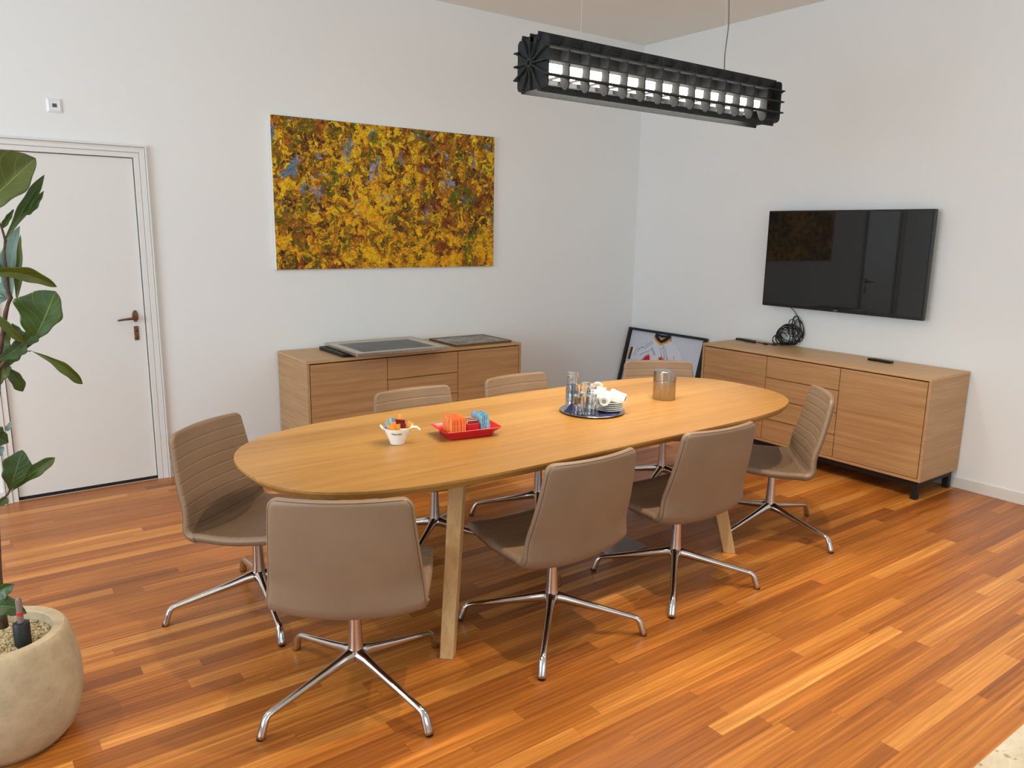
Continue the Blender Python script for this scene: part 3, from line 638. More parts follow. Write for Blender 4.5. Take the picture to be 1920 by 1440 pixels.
for q in range(4):
    a = q * PI / 2; R = Matrix.Rotation(a, 4, 'Z'); b = MB()
    pts = [(.0, 0, .140), (.03, 0, .141), (.06, 0, .134), (.12, 0, .121), (.20, 0, .105), (.28, 0, .089), (.335, 0, .078), (.352, 0, .073), (.362, 0, .062), (.371, 0, .040), (.380, 0, .016), (.383, 0, .006)]
    w = [.027, .024, .0180, .0155, .0142, .0132, .0126, .0128, .0145, .0158, .0172, .0172]; hh = [.026, .025, .0215, .0175, .0145, .0120, .0108, .0108, .0118, .0126, .0134, .0134]
    b.tube([R @ Vector(p) for p in pts], w, 16, sy=hh)
    lg = b.build('leg', M['chrome'], ch, smooth=True)
    MB().lathe([(.010, 0), (.0125, .001), (.0125, .006)], 16, R @ Matrix.Translation((HX - .002, 0, 0))).build('glide', M['glide'], lg)
# seat turn (theta) and base turn (a) differ: the base is its own set of parts, so legs are rotated per chair
spots = [  # x, y, seat direction, base direction, label
    (-4.215, -2.8884, 0.99, .2137, 'taupe leather chair nearest the camera at the left table end, back turned to the camera'),
    (-3.3675, -2.948, 1.569, -.7674, 'taupe leather chair at the middle of the near table side, seen from behind'),
    (-2.5976, -2.9302, 1.519, -.8579, 'taupe leather chair on the near table side beside the far right table leg'),
    (-1.6842, -2.802, 2.36, .0134, 'taupe leather chair at the right table end, ribbed front facing left, beside the right sideboard'),
    (-4.2904, -2.0729, -.92, -.1118, 'taupe leather chair at the left table end with ribbed back beside the white door'),
    (-3.342, -1.9578, -1.577, .70, 'taupe leather chair on the far table side, in front of the sideboard drawers'),
    (-2.6448, -1.9361, -1.543, .867, 'taupe leather chair on the far table side, before the right end of the back sideboard'),
    (-1.6769, -1.9858, -2.143, .40, 'taupe leather chair at the far right table corner in front of the framed jersey')]
legs = [c for c in ch.children if c.name.startswith('leg')]
allch = [ch] + [copy_tree(ch) for _ in spots[1:]]
for o, (x, y, th_, ba, lb) in zip(allch, spots):
    o.location = (x, y, 0); o.rotation_euler = (0, 0, th_); tag(o, lb, 'chair', 'conference chairs around the table')
    for c in o.children:
        if c.name.startswith('leg'): c.rotation_euler = (0, 0, ba - th_)

# ------------------------------------------------------------------ pendant lamp
LX0, LX1, LY, LZ = -3.150, -1.560, -2.47, 2.318
lamp = empty('pendant_lamp', (0, LY, LZ)); tag(lamp, 'long dark felt ribbed pendant lamp hanging above the table', 'lamp')
mYZ = lambda x: Matrix(((0, 0, 1, x), (1, 0, 0, 0), (0, 1, 0, 0), (0, 0, 0, 1)))
NP = 15; sp_ = (LX1 - LX0) / (NP - 1)
for i in range(NP):
    x = LX0 + i * sp_; b = MB()
    if i in (0, NP - 1): b.prism(rrect(.105, .105, .022), -.004, .004, mYZ(x))
    else:
        # plate with a round-bottomed notch that lets the light down
        po = rrect(.105, .105, .022)
        n = len(po); outer = po
        # replace the bottom edge by two lobes
        top = [p for p in po if p[1] > -.05]
        pl = [(.105, -.05), (.105, -.083), (.098, -.099), (.083, -.105), (.066, -.099), (.058, -.085), (.045, -.05), (-.045, -.05), (-.058, -.085), (-.066, -.099), (-.083, -.105), (-.098, -.099), (-.105, -.083), (-.105, -.05)]
        po2 = [p for p in rrect(.105, .105, .022)[:14]] + list(reversed(pl))
        b.prism(po2, -.0035, .0035, mYZ(x))
    b.build('cross_plate', M['felt'], lamp)
e0, e1 = LX0 - .018, LX1 + .018
for s in (-1, 1):
    for off in (-.055, 0, .055):
        MB().box(e0, e1, s * .085 if s > 0 else -.117, .117 if s > 0 else -.085, off - .003, off + .003).build('long_rib', M['felt'], lamp)
for off in (-.055, 0, .055): MB().box(e0, e1, off - .003, off + .003, .085, .117).build('long_rib', M['felt'], lamp)
for off in (-.055, .055): MB().box(e0, e1, off - .003, off + .003, -.117, -.090).build('long_rib', M['felt'], lamp)
for s, x in ((-1, LX0), (1, LX1)):
    b = MB()
    for (y, z) in [(q * .055, .105) for q in (-1, 0, 1)] + [(q * .055, -.105) for q in (-1, 0, 1)] + [(.105, q * .055) for q in (-1, 0, 1)] + [(-.105, q * .055) for q in (-1, 0, 1)]:
        L = math.hypot(y, z); m = Matrix.Translation((x, 0, 0)) @ Matrix.Rotation(math.atan2(z, y), 4, 'X')
        b.box(min(s * .004, s * .022), max(s * .004, s * .022), .012, L, -.003, .003, m)
    b.build('end_ribs', M['felt'], lamp)
    MB().lathe([(.02, .0), (.02, .026), (.010, .026), (.009, .01)], 8, Matrix.Translation((x, 0, 0)) @ Matrix.Rotation(s * PI / 2, 4, 'Y')).build('hub', M['felt'], lamp)
b = MB(); b.box(LX0, LX1 - .005, -.05, .05, -.002, .085); b.build('core', M['felt'], lamp)
b = MB(); b.prism([(-.062, -.002), (-.060, -.034), (-.050, -.041), (.050, -.041), (.060, -.034), (.062, -.002)], 0, LX1 - sp_ - LX0 - .01, mYZ(LX0 + .005)); b.build('light_diffuser', M['led'], lamp)['label'] = 'glowing white strip inside the ribs'
b = MB(); b.tube([(-2.888, 0, .10), (-2.888, 0, H - LZ)], .0009, 6); b.build('suspension_wire', M['wire'], lamp)
b = MB(); b.tube([(-1.925, 0, .10), (-1.925, 0, H - LZ)], .0009, 6); b.build('suspension_wire', M['wire'], lamp)
b = MB(); b.tube([(-1.905, 0, .10), (-1.907, .004, .2), (-1.900, -.003, .35), (-1.908, .003, .52), (-1.900, 0, .75), (-1.902, 0, H - LZ)], .0028, 8); b.build('power_cord', M['cord'], lamp)
la = area('lamp_light', (-2.38, LY, LZ - .090), (0, 0, -1), 1.45, .045, 13, (1.0, 0.86, 0.66), 110); la.parent = None

# ------------------------------------------------------------------ sugar cup with sachets
cup = empty('sugar_cup', (-3.815, -2.462, TZ), (0, 0, -.6)); tag(cup, 'white conical porcelain cup with a side handle, full of sugar sachets', 'cup')
b = MB(); b.lathe([(0, .0), (.026, .0), (.029, .002), (.033, .015), (.052, .060), (.055, .070), (.0525, .070), (.050, .060), (.030, .016), (.020, .008), (0, .007)], 40, close=False); b.build('bowl', M['porcelain'], cup, smooth='auto')
b = MB(); b.tube([(.048, 0, .064), (.065, 0, .073), (.082, 0, .072), (.092, 0, .063), (.094, 0, .052)], [.016, .014, .011, .009, .006], 12, sy=[.004, .0035, .003, .003, .0025]); b.build('handle', M['porcelain'], cup, smooth=True)
b = MB(); b.tube([(-.050, 0, .060), (-.062, 0, .071), (-.070, 0, .079)], [.020, .017, .010], 12, sy=[.003, .003, .002]); b.build('spout', M['porcelain'], cup, smooth=True)
def cup_warp(cx0):
    def f(v):
        z = .052 + v.y; r = .0335 + (z - .015) / .045 * .0185 + .0012 + v.z
        a = cx0 + v.x / .052; return Vector((r * math.cos(a), r * math.sin(a), z))
    return f
text_mesh('lettering', 'Heerlen', .0135, M['green'], cup, .0003, warp=cup_warp(-1.50 + .0))['label'] = 'green printed word Heerlen'
def packet(w, h, t, name='sugar_sachet'):
    """thin paper packet standing up: flat crimped ends, slightly swollen middle"""
    b = MB(); rows = []
    for k in range(9):
        z = h * k / 8; f = math.sin(PI * k / 8) ** .6 if 0 < k < 8 else 0; tt = .0006 + t * f
        rows.append([Vector((x * w / 2, y * tt / 2, z)) for x, y in ((-1, .3), (-.8, 1), (0, 1.15), (.8, 1), (1, .3), (1, -.3), (.8, -1), (0, -1.15), (-.8, -1), (-1, -.3))])
    V = b.grid(rows, close_v=True); b.cap(V[0]); b.cap(V[-1]); return b
protos = {}
def sachet(mat, w, h, t, loc, rot, name, label, group, cat='sachet', parentM=None):
    key = (mat, w, h, t)
    if key not in protos:
        me = packet(w, h, t).build(name, M[mat], smooth='auto'); protos[key] = me; o = me
    else: o = protos[key].copy(); COL.objects.link(o)
    m = Matrix.Translation(loc) @ Euler(rot).to_matrix().to_4x4()
    if parentM: m = parentM @ m
    o.matrix_world = m; tag(o, label, cat, group); return o
CM = Matrix.Translation((-3.815, -2.462, TZ))
for ci, (mat, ang, r, tilt, hgt, w) in enumerate([('orange2', -2.75, .030, .40, .068, .022), ('orange2', -2.45, .032, .42, .068, .022), ('orange2', -2.2, .028, .34, .07, .022), ('orange2', -1.95, .030, .30, .07, .020), ('orange', -2.6, .018, .2, .074, .02),
                       ('blue', 2.6, .030, .38, .072, .024), ('blue', 2.2, .030, .34, .076, .024), ('blue', 1.8, .028, .3, .078, .024), ('bluegrey', 1.4, .03, .32, .076, .022)]):
    lab = {'orange2': '%s yellow-orange sugar stick from the left at the front of the white cup' % ['first', 'second', 'third', 'fourth'][ci % 4], 'orange': 'plain orange sugar stick standing behind the yellow-orange ones in the white cup', 'blue': '%s light blue sachet from the left at the back of the white cup' % ['', '', '', '', '', 'first', 'second', 'third', ''][ci], 'bluegrey': 'grey-blue sachet at the back of the white cup'}[mat]
    sachet(mat, w, hgt, .006, (r * math.cos(ang), r * math.sin(ang), .018), (0, 0, 0), 'sugar_sachet', lab, 'sachets in the white cup').matrix_world = CM @ Matrix.Translation((r * .7 * math.cos(ang), r * .7 * math.sin(ang), .026)) @ Matrix.Rotation(tilt, 4, Vector((-math.sin(ang), math.cos(ang), 0))) @ Matrix.Rotation(ang + PI / 2 + .3, 4, 'Z')
def cupstick(mat, x, y, z, rx, ry, rz, w, h, label, name='sugar_sachet'):
    o = sachet(mat, w, h, .006, (0, 0, 0), (0, 0, 0), name, label, 'sachets in the white cup'); o.matrix_world = CM @ Matrix.Translation((x, y, z)) @ Euler((rx, ry, rz)).to_matrix().to_4x4()
cupstick('maroon', .006, -.016, .030, .25, .12, -.55, .036, .066, 'dark red tea bag packet standing at the front of the white cup', 'tea_bag')
cupstick('maroon', .010, .002, .036, .15, .1, -.55, .040, .068, 'dark red tea bag packet behind the front one in the white cup', 'tea_bag')
cupstick('cream', .008, -.034, .046, .30, .0, -.55, .050, .028, 'cream paper sachet lying low at the front rim of the white cup')
cupstick('cream', .030, -.016, .032, .05, .40, -.4, .022, .062, 'cream paper stick leaning right in the white cup')
cupstick('orange2', .026, -.014, .044, .05, .50, -.5, .018, .056, 'yellow-orange stick leaning far right over the cup handle')
cupstick('orange2', .020, .016, .034, 0, .02, -.5, .012, .086, 'tallest yellow stick rising at the back of the white cup')

# ------------------------------------------------------------------ red tray with packets
ta = math.atan2(-2.589 + 2.559, -3.401 + 3.603)
tc = Vector((-3.4985, -2.498, TZ)); TR = Matrix.Translation(tc) @ Matrix.Rotation(-.16, 4, 'Z')
tr = empty('serving_tray'); tr.matrix_world = TR; tag(tr, 'shallow red plastic tray holding orange, red and blue packets', 'tray')
b = MB(); rows = []
for (w, h, z) in ((.098, .062, 0), (.102, .066, .003), (.104, .068, .014), (.106, .070, .018), (.136, .088, .040), (.1345, .0865, .0415), (.104, .068, .020), (.100, .064, .005)): rows.append([Vector((x, y, z)) for x, y in rrect(w, h, .018, 4)])
V = b.grid(rows, close_v=True); b.cap(V[0]); b.cap(V[-1]); b.build('tray', M['red'], tr, smooth='auto')
b = MB(); b.box(-.02, .038, -.055, .03, .006, .060); bx_ = b.build('packet_box', M['redpaper'], tr, bevel=.002); bx_['label'] = 'red cardboard box between the packets'
random.seed(9)
ORD = ['first', 'second', 'third', 'fourth', 'fifth', 'sixth', 'seventh', 'eighth', 'ninth']; ROW = ['front', 'middle', 'back']
for row in range(3):
    for i in range(9):
        x = -.092 + i * .0078; y = -.043 + row * .036; t = random.uniform(-.03, .03)
        sachet('orange', .034, .086, .0068, (x, y, .007), (random.uniform(-.06, .02), -.16 + .018 * i + t, PI / 2 + random.uniform(-.1, .1)), 'sugar_sachet', 'orange sugar sachet, %s from the left in the %s row of the red tray' % (ORD[i], ROW[row]), 'orange sachets in the red tray', parentM=TR)
for row in range(3):
    for i in range(6):
        x = .050 + i * .0085; y = -.036 + row * .036
        sachet('blue', .034, .084, .0072, (x, y, .007), (random.uniform(-.08, .06), -.02 + .05 * i + random.uniform(-.04, .04), PI / 2 + random.uniform(-.25, .25)), 'milk_sachet', 'light blue sachet, %s from the left in the %s row of the red tray' % (ORD[i], ROW[row]), 'blue sachets in the red tray', parentM=TR)
for i in range(8):
    sachet(['maroon', 'cream', 'redpaper'][i % 3], .050, .062, .0055, (.009, -.046 + i * .009, .0105), (random.uniform(-.1, .02) + .1, 0, random.uniform(-.06, .06)), 'tea_bag',
           '%s tea bag packet in the red box of the tray, %s from the front' % (['dark red', 'cream', 'bright red'][i % 3], ORD[i]), 'tea bags in the red box', parentM=TR)

# ------------------------------------------------------------------ round platter with napkin, glasses, saucers, mugs
PC = Vector((-2.742, -2.472, TZ))
pl = empty('platter', PC); tag(pl, 'round silver platter carrying glasses, saucers and mugs', 'platter')
MB().lathe([(0, 0), (.13, 0), (.146, .006), (.160, .0085), (.1615, .0100), (.160, .0110), (.145, .0080), (.128, .0030), (0, .0030)], 64).build('dish', M['tray'], pl, smooth='auto')
nz = .0035
nap = MB()
nap.prism([(-.125, .06), (-.02, .10), (.10, -.11), (-.02, -.135), (-.11, -.06)], nz, nz + .0015, Matrix.Translation(PC))
nap.prism([(.0, -.143), (.085, -.120), (.118, -.055), (.145, -.02), (.02, .02)], nz + .0016, nz + .003, Matrix.Translation(PC))
for (p0, p1, p2) in (((-.142, .045, .008), (-.105, -.02, .008), (-.118, .02, .058)),):
    q = [Vector(p) + PC for p in (p0, p1, p2)]; v1 = [nap.b.verts.new(p) for p in q]; v2 = [nap.b.verts.new(p + Vector((.0015, .0015, 0))) for p in q]
    nap.b.faces.new(v1); nap.b.faces.new(v2)
    for i in range(3): nap.b.faces.new((v1[i], v1[(i + 1) % 3], v2[(i + 1) % 3], v2[i]))
tag(nap.build('napkin', M['navy']), 'dark blue paper napkin spread under the glasses on the platter', 'napkin')
def glass_mesh(mz=0):
    b = MB(); n = 40
    def star(r, z, k): return [Vector(((r * (1 + k * math.cos(10 * a))) * math.cos(a), (r * (1 + k * math.cos(10 * a))) * math.sin(a), z)) for a in [2 * PI * i / n for i in range(n)]]
    prof = [(.0305, 0, 0), (.0320, .0012, 0), (.0318, .022, 0), (.0285, .026, .01), (.0270, .060, .02), (.0250, .100, .02), (.0245, .104, .01), (.0225, .106, 0)]
    inn = [(.0235, .094, 0), (.0255, .060, 0), (.0272, .026, 0), (.0302, .021, 0), (.0300, .0012, 0)]
    rows = [star(r, z, k) for r, z, k in prof] + [star(0.0005, .106, 0)] + [star(.0005, .094, 0)] + [star(r, z, k) for r, z, k in inn]
    b.grid(rows, close_u=True, close_v=True); return b
g0 = None
gl = [(-.098, .040, 0, 'upside-down tumbler at the bottom of the tall left stack on the platter'), (-.098, .040, .040, 'upside-down tumbler in the middle of the tall left stack'), (-.098, .040, .080, 'topmost tumbler of the tall left stack'),
      (-.050, .096, 0, 'upside-down tumbler lowest in the rear stack behind the tall left stack'), (-.050, .096, .040, 'upside-down tumbler in the middle of the rear stack'), (-.050, .096, .080, 'topmost tumbler of the rear stack'),
      (-.117, -.030, 0, 'upside-down tumbler at the platter front edge, left of two'), (-.074, -.078, 0, 'upside-down tumbler lowest of the front stack beside the saucers'), (-.074, -.078, .040, 'tumbler stacked on top of the front one beside the saucers'),
      (-.040, .009, 0, 'upside-down tumbler lowest at the middle of the platter'), (-.040, .009, .040, 'tumbler stacked on top of the middle one of the platter')]
for x, y, z, lb in gl:
    if g0 is None: g0 = glass_mesh().build('drinking_glass', M['glass'], smooth='auto'); o = g0
    else: o = g0.copy(); COL.objects.link(o)
    o.location = PC + Vector((x, y, nz + .0017 + z)); o.rotation_euler = (0, 0, x * 40); tag(o, lb, 'glass', 'tumblers on the platter')
SX, SY = .068, -.045
s0 = None; names = ['lowest', 'second lowest', 'middle', 'second from the top', 'topmost']
for i in range(5):
    if s0 is None:
        s0 = MB().lathe([(0, 0), (.036, 0), (.040, .002), (.067, .0085), (.0700, .0105), (.0690, .0112), (.040, .0050), (0, .0040)], 48).build('saucer', M['porcelain'], smooth='auto'); o = s0
    else: o = s0.copy(); COL.objects.link(o)
    o.location = PC + Vector((SX, SY, nz + .0035 + i * .0098)); tag(o, names[i] + ' white saucer of the stack on the platter', 'saucer', 'stacked white saucers')
zs = nz + .0035 + 4 * .0098 + .010
def mug():
    r = empty('coffee_mug')
    MB().lathe([(0, .003), (.014, .003), (.016, 0), (.020, 0), (.0225, .004), (.027, .040), (.0305, .068), (.0300, .070), (.0285, .068), (.0250, .040), (.019, .008), (0, .006)], 36).build('body', M['porcelain'], r, smooth='auto')
    b = MB(); b.tube([(0, -.027, .054), (0, -.037, .056), (0, -.046, .050), (0, -.048, .038), (0, -.043, .026), (0, -.034, .020), (0, -.025, .020)], .0032, 10, sy=1.6); b.build('handle', M['porcelain'], r, smooth=True)
    MB().lathe([(.0035, .0024), (.0085, .0024), (.0085, .0030), (.0035, .0030)], 20, close=True).build('base_mark', M['grey'], r)['label'] = 'small grey printed mark under the base'
    def wf(v): a = v.y / .026 + PI; z = .038 + v.x; rr = .0272 + (z - .04) * .12 + v.z + .0004; return Vector((rr * math.cos(a), rr * math.sin(a), z))
    text_mesh('lettering', 'Heerlen', .010, M['green'], r, .0002, warp=wf)['label'] = 'small green printed word Heerlen'
    return r
m0 = mug()
def place_mug(o, base, axis, roll):
    z = Vector(axis).normalized(); x = Vector((0, 0, 1)) - z * z.z; x.normalize(); y = z.cross(x)
    m = Matrix(((x.x, y.x, z.x, 0), (x.y, y.y, z.y, 0), (x.z, y.z, z.z, 0), (0, 0, 0, 1))) @ Matrix.Rotation(roll, 4, 'Z') @ Matrix.Scale(1.12, 4); m.translation = PC + Vector(base); o.matrix_world = m
mugs = [((-.010, -.094, zs + .013), (.70, .62, .10), PI * .5, 'white mug lying in front on the saucers, base towards the camera'),
        ((.108, -.122, zs + .016), (-.42, .85, .16), PI, 'white mug lying at the right end of the saucers with green print upwards'),
        ((-.022, -.006, zs + .016), (.93, -.34, .06), -PI * .75, 'white mug lying behind the front one, its open mouth to the right'),
        ((.030, .062, zs + .046), (.50, -.80, -.28), PI * .6, 'white mug lying highest at the back of the pile')]
ms = [m0] + [copy_tree(m0) for _ in mugs[1:]]
for o, (bp_, ax, rl, lb) in zip(ms, mugs): place_mug(o, bp_, ax, rl); tag(o, lb, 'mug', 'mugs lying on the saucers')

# ------------------------------------------------------------------ stainless table bin
bn = empty('table_bin', (-2.213, -2.458, TZ), (0, 0, -.7)); tag(bn, 'brushed stainless steel tabletop bin with slanted swing lid', 'bin')
R_ = .0600; n = 48
b = MB(); b.lathe([(R_ - .001, .0), (R_, .002), (R_, .102), (R_ - .001, .103)], n); b.build('body', M['steelb'], bn, smooth='auto')
b = MB(); rows = []; ang = [2 * PI * i / n for i in range(n)]
def ztop(x): return .155 - (.030 * (x / R_) ** 2 if x > 0 else 0)
rows.append([Vector((R_ * math.cos(a), R_ * math.sin(a), .1045)) for a in ang])
rows.append([Vector((R_ * math.cos(a), R_ * math.sin(a), ztop(R_ * math.cos(a)) - .002)) for a in ang])
rows.append([Vector(((R_ - .002) * math.cos(a), (R_ - .002) * math.sin(a), ztop((R_ - .002) * math.cos(a)))) for a in ang])
for k in (.8, .6, .4, .2, .02): rows.append([Vector((k * R_ * math.cos(a), k * R_ * math.sin(a), ztop(k * R_ * math.cos(a)))) for a in ang])
V = b.grid(rows, close_v=True); b.cap(V[-1]); b.cap(V[0]); b.build('lid_ring', M['steelb'], bn, smooth='auto')
MB().lathe([(R_ - .003, .1025), (R_ - .003, .105)], n).build('seam', M['gap'], bn)
b = MB()
pts = [(math.cos(a) * (R_ + .0012), math.sin(a) * (R_ + .0012), .117 + .022 * (abs(a) / 1.15) ** 2) for a in [-1.15 + 2.3 * i / 20 for i in range(21)]]
b.tube(pts, .0022, 8); b.build('swing_lid_edge', M['steelb'], bn, smooth=True)

# ------------------------------------------------------------------ right sideboard clutter
def remote(x, y, rot, L, w, label):
    r = empty('remote_control', (x, y, HR), (0, 0, rot)); tag(r, label, 'remote control')
    b = MB(); rows = [[Vector((px, py, z)) for px, py in rrect(L / 2 - e, w / 2 - e, .008)] for e, z in ((.002, 0), (0, .003), (0, .012), (.003, .016))]
    V = b.grid(rows, close_v=True); b.cap(V[0]); b.cap(V[-1]); b.build('housing', M['black'], r, smooth='auto')
    for i in range(7):
        for j in range(3): MB().box(-L / 2 + .02 + i * L * .105, -L / 2 + .028 + i * L * .105, -.012 + j * .010, -.006 + j * .010, .0155, .0175).build('button', M['dgrey'], r)
    return r
p1 = (-.13, -1.43); remote(-.125, -1.405, 1.42, .19, .045, 'black remote control lying at the left end of the right sideboard beside the cable coil')
remote(-.155, -2.535, 1.50, .17, .045, 'black remote control lying near the right end of the right sideboard')
cb = empty('cable_coil', (0, 0, 0)); tag(cb, 'tangled coil of black cable leaning on the wall under the television', 'cable')
random.seed(21)
def blob(cu, cv, ru, rv, turns, x, jit=1.0, ph=0.0, r=.0030, arcs=None):
    pts = []; N = int(28 * turns); c0 = at_x(cu, cv, x)
    for i in range(N):
        a = ph + 2 * PI * i / 28; k = 1 + jit * .10 * math.sin(a * .37 + ph) + jit * .06 * math.sin(a * 1.31)
        d = at_x(cu + ru * k * math.cos(a) + jit * 2 * math.sin(a * .23), cv + rv * k * math.sin(a) + jit * 2 * math.cos(a * .31), x + .012 * math.sin(a * .45 + ph)); d.z = max(d.z, HR + .004 + .01 * (0.5 + 0.5 * math.sin(a * 1.7))); pts.append(d)
    return pts
b = MB()
for args in [(1478, 628, 20, 19, 4, -.05, 1.0, 0), (1474, 630, 14, 16, 3, -.075, 1.2, 1), (1481, 629, 21, 15, 3, -.035, 1.1, 2), (1468, 634, 12, 12, 2.5, -.09, 1.0, 3), (1484, 614, 7, 15, 1.6, -.045, .5, 1), (1492, 612, 8, 19, 2, -.03, .5, 2), (1456, 637, 8, 8, 2, -.10, .5, 0), (1496, 622, 10, 20, 1.5, -.025, .6, 4)]:
    b.tube(blob(*args), .0031, 6)
b.build('coil', M['blackm'], cb, smooth=True)
b = MB(); b.tube([at_x(1477, 570, -.05), at_x(1482, 576, -.04), at_x(1489, 583, -.03), at_x(1495, 593, -.02), at_x(1498, 602, -.02), at_x(1501, 615, -.02), at_x(1505, 625, -.02), at_x(1503, 634, -.03)], .003, 6); b.build('cable', M['blackm'], cb, smooth=True)
b = MB(); b.tube([at_x(1499, 634, -.02), at_x(1499.5, 642, -.014)], .003, 6); b.build('cable', M['blackm'], cb, smooth=True)
def plugp(x, y, a, L):
    b = MB(); m = Matrix.Translation((x, y, HR + .0082)) @ Matrix.Rotation(a, 4, 'Z') @ Matrix.Rotation(PI / 2, 4, 'Y')
    b.lathe([(.004, -.06), (.004, 0), (.008, .002), (.008, L), (.003, L + .012)], 12, m); b.build('plug', M['blackm'], cb, smooth='auto')
plugp(-.175, -1.50, -1.45, .03); plugp(-.165, -1.60, -1.7, .035); plugp(-.14, -1.66, -1.2, .03)

# ------------------------------------------------------------------ floor box under the table
fb = empty('floor_box', (-2.545, -2.50, 0)); tag(fb, 'square grey metal floor socket cover under the table', 'floor socket')
MB().box(-.125, .125, -.09, .09, .0, .006).build('cover', M['floorbox'], fb, bevel=.002)
b = MB(); b.box(-.10, .10, -.065, .065, .0055, .0075); b.build('lid', M['floorbox'], fb, bevel=.001)

# ------------------------------------------------------------------ potted plant
PX, PY = -5.236, -2.500
pt = empty('planter', (PX, PY, 0)); tag(pt, 'rounded beige cast stone planter on the floor at the left', 'planter')
prof = [(0, .012), (.135, .012), (.14, 0), (.158, .004), (.186, .035), (.204, .08), (.214, .13), (.2175, .18), (.215, .23), (.206, .285), (.193, .338), (.186, .358), (.178, .365), (.150, .365), (.145, .360), (.143, .33), (.143, .30)]
MB().lathe(prof, 72).build('bowl', M['pot'], pt, smooth='auto')
MB().lathe([(0, .300), (.1435, .300), (.1435, .326), (0, .332)], 40).build('soil', M['gravel'], pt)
random.seed(3); b = MB()
for i in range(900):
    r = .140 * math.sqrt(random.random()); a = random.random() * 2 * PI; q = random.uniform(.0035, .0075); cx, cy, cz = r * math.cos(a), r * math.sin(a), .330 + random.uniform(0, .003)
    m = Matrix.Translation((cx, cy, cz)) @ Euler((random.random() * 3, random.random() * 3, random.random() * 3)).to_matrix().to_4x4() @ Matrix.Diagonal((1, .8, .65, 1))
    bmesh.ops.create_icosphere(b.b, subdivisions=1, radius=q, matrix=m)
gv = b.build('gravel', M['gravel'], pt); gv['kind'] = 'stuff'
wd = ray(44, 1208); wp = CAM + wd * ((.334 - CAM.z) / wd.z)
wi = empty('water_gauge', (wp.x, wp.y, .334), (0, 0, 0)); tag(wi, 'dark water level gauge with clear tube standing in the planter gravel', 'gauge')
MB().lathe([(.0235, -.008), (.0235, .070), (.021, .074), (.010, .075)], 24).build('base', M['blackm'], wi, smooth='auto')
MB().lathe([(.0092, .074), (.0088, .150), (.006, .156), (0, .157)], 16).build('tube', simple('smoky_tube', (128, 108, 98), 0.12), wi, smooth='auto')
MB().lathe([(.0096, .100), (.0095, .109)], 16).build('indicator', M['jred'], wi)
fig = empty('fiddle_leaf_fig', (PX - .05, PY, .33)); tag(fig, 'fiddle-leaf fig with large green leaves growing in the stone planter', 'plant')
IM = fig.matrix_basis.inverted() if False else Matrix.Translation((-(PX - .05), -PY, -.33))
def L3(u, v, y=0.0): return IM @ at_y(u, v, PY + y)
def stemtube(pts, r, mat, name='stem'):
    MB().tube([L3(*p) for p in pts], r, 10).build(name, M[mat], fig, smooth=True)
stemtube([(6, 1176, .02), (3, 1150, .02), (-4, 1080, .0), (-8, 1000, .0), (-10, 920, .0), (-10, 840, .0), (-8, 760, .0), (-4, 690, .0)], [.016, .014, .012, .012, .011, .011, .010, .010], 'bark', 'trunk')
stemtube([(-4, 690, 0), (2, 650, 0), (6, 620, 0), (11, 585, 0), (15, 570, 0), (20, 558, 0), (15, 545, 0), (13, 520, 0), (11, 500, 0), (8, 470, 0), (10, 450, 0), (4, 430, 0), (-4, 410, 0)], [.007, .0062, .006, .0065, .0052, .0066, .005, .0054, .0035, .003, .004, .003, .002], 'bark', 'branch')
stemtube([(-4, 692, 0), (12, 676, -.01), (30, 664, -.01), (45, 654, -.01), (58, 645, 0), (64, 643, 0)], [.007, .006, .005, .0045, .004, .001], 'bark', 'branch')
stemtube([(-8, 948, 0), (6, 936, 0), (15, 926, 0), (19, 918, 0)], .003, 'bark', 'branch')
stemtube([(44, 655, 0), (50, 659, 0), (58, 658, 0)], .0018, 'stem', 'twig')
def leaf(bu, bv, tu, tv, wl, wr, mat, yb=0.0, yt=0.0, bow=0.0, foldl=.35, foldr=.35, wave=.6, shape=0.62):
    """leaf from base to tip; wl / wr = half widths (pixels at that distance) left and right of the midrib seen from the front"""
    A, T = L3(bu, bv, yb), L3(tu, tv, yt); mpp = ((A + Vector((PX - .05, PY, .33)) - CAM).dot(FW)) / FPX
    d = (T - A); ln = d.length; t = d.normalized(); view = (A + Vector((PX - .05, PY, .33)) - CAM).normalized()
    side = view.cross(t).normalized(); nrm = side.cross(t).normalized()
    if nrm.dot(view) > 0: nrm = -nrm
    # side points to the right of the direction of growth
    b = MB(); NU, NVh = 26, 6; rows = []; ph = bu * .7 + tv
    for i in range(NU + 1):
        s = i / NU; c = A + d * s + side * (bow * mpp * math.sin(PI * s)) + nrm * (.10 * ln * math.sin(PI * s) * .6)
        w = (math.sin(PI * min(1, s ** shape * 1.0)) ** .75) if s < 1 else 0
        w = max(w, .03) * (1 + .10 * math.sin(s * 17 + ph)) if 0 < s < 1 else .02
        row = []
        for j in range(-NVh, NVh + 1):
            v = j / NVh; hw = (wl if j < 0 else wr) * mpp * w; f = foldl if j < 0 else foldr
            off = side * (v * hw) + nrm * (abs(v) * hw * f + wave * hw * .12 * math.sin(s * 14 + ph + (1 if j < 0 else 0)) * abs(v))
            row.append(c + off)
        rows.append(row)
    b.grid(rows, uvf=lambda a, c: (a, c)); o = b.build('leaf', M[mat], fig, smooth=True)
    sd = o.modifiers.new('thick', 'SOLIDIFY'); sd.thickness = .0009; return o
leaf(-52, 408, 67, 297, 66, 26, 'leafo', 0, -.03, 0, .3, .6, .5, 1.35)
leaf(8, 452, 83, 328, 10, 9, 'leaf', 0, .02, 0, .5, .5, 1.4, 1.3)
leaf(46, 402, 82, 358, 5, 9, 'leaf', .03, .03, 0, .4, .4, .8)
leaf(3, 428, 26, 392, 5, 5, 'leaf', 0, .04, 0)
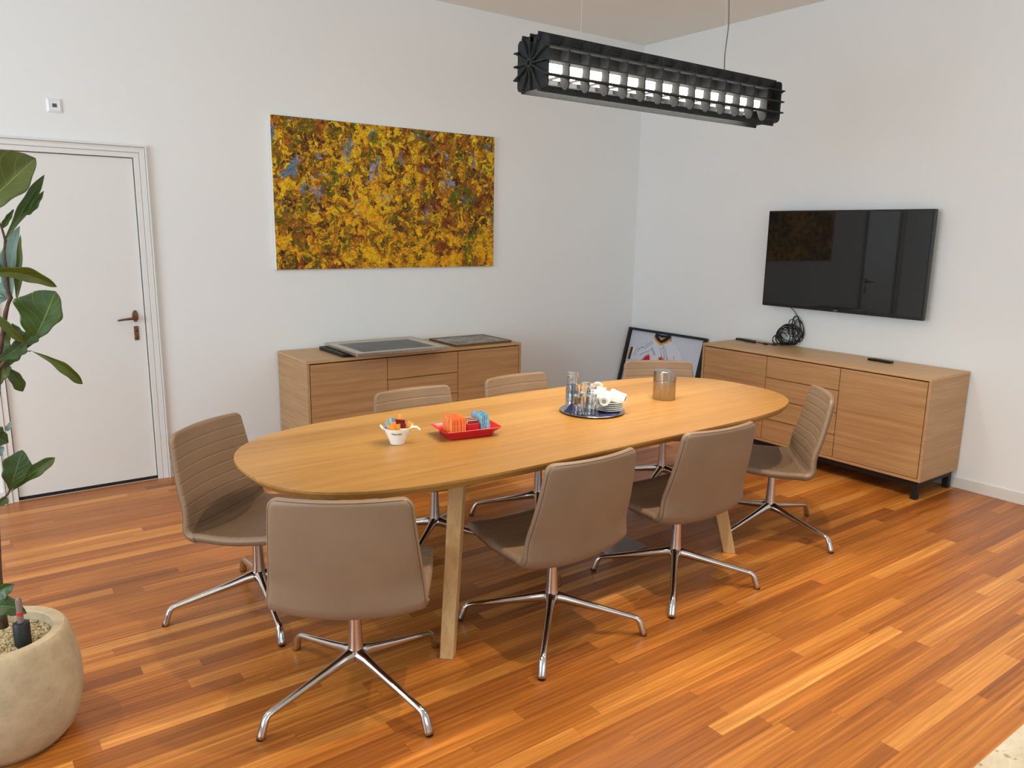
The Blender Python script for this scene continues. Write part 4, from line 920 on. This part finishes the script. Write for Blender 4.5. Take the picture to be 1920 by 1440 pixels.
leaf(22, 556, 37, 424, 22, 5, 'leafb', .02, .03, -5, .4, .6, .8, .9)
leaf(31, 560, 38, 440, 3, 9, 'leafo', .025, .03, -3, .4, .6, .8, .8)
leaf(-30, 480, 6, 508, 10, 10, 'leafd', .02, .0)
leaf(-12, 530, 14, 560, 10, 9, 'leafb', .04, .04)
leaf(-20, 565, 14, 560, 9, 8, 'leafb', .05, .05)
leaf(-35, 512, 107, 538, 14, 12, 'leafo', -.02, .0, -12, .6, .6, .5, 1.2)
leaf(60, 645, 104, 546, 52, 24, 'leaf', 0, -.02, 2, .15, .35, .4, 1.5)
leaf(46, 645, 72, 610, 15, 12, 'leafd', -.005, .0, 3, .3, .3)
leaf(44, 640, 22, 606, 9, 9, 'leafd', .01, .02, 0)
leaf(50, 646, -12, 584, 8, 8, 'leafo', -.03, -.04, -3, .5, .5, .4, 1)
leaf(46, 640, -6, 676, 16, 12, 'leafd', -.02, -.03, -3, .3, .3, .5)
leaf(40, 655, 2, 690, 10, 14, 'leaf', .02, .02, 0)
leaf(-5, 660, 16, 620, 16, 14, 'leafo', .03, .03, 0)
leaf(56, 657, 155, 720, 8, 12, 'leafo', 0, .02, -8, .5, .5, .6, 1.7)
leaf(2, 680, 43, 734, 11, 12, 'leafd', 0, .01, -4, .4, .4, .5, 1.6)
leaf(14, 683, -6, 726, 12, 10, 'leafo', 0, 0, 3)
leaf(-26, 812, 16, 830, 20, 18, 'leafd', 0, 0, 0, .3, .3, .4)
leaf(-14, 850, 8, 838, 8, 12, 'leafb', .02, .02)
leaf(13, 808, 21, 790, 5, 4, 'leafb', 0, 0)
leaf(18, 922, 42, 844, 24, 22, 'leafd', 0, -.01, 0, .15, .2, .4, 1.4)
leaf(20, 923, 103, 858, 12, 12, 'leaf', 0, .02, -3, .4, .4, .4, 1.7)
leaf(15, 934, -12, 950, 8, 7, 'leaf', 0, 0)
leaf(-10, 1118, 27, 1095, 13, 18, 'leafd', 0, -.02, -3)
leaf(-14, 1138, 50, 1150, 18, 18, 'leafd', -.02, -.05, -6, .3, .3, .4)
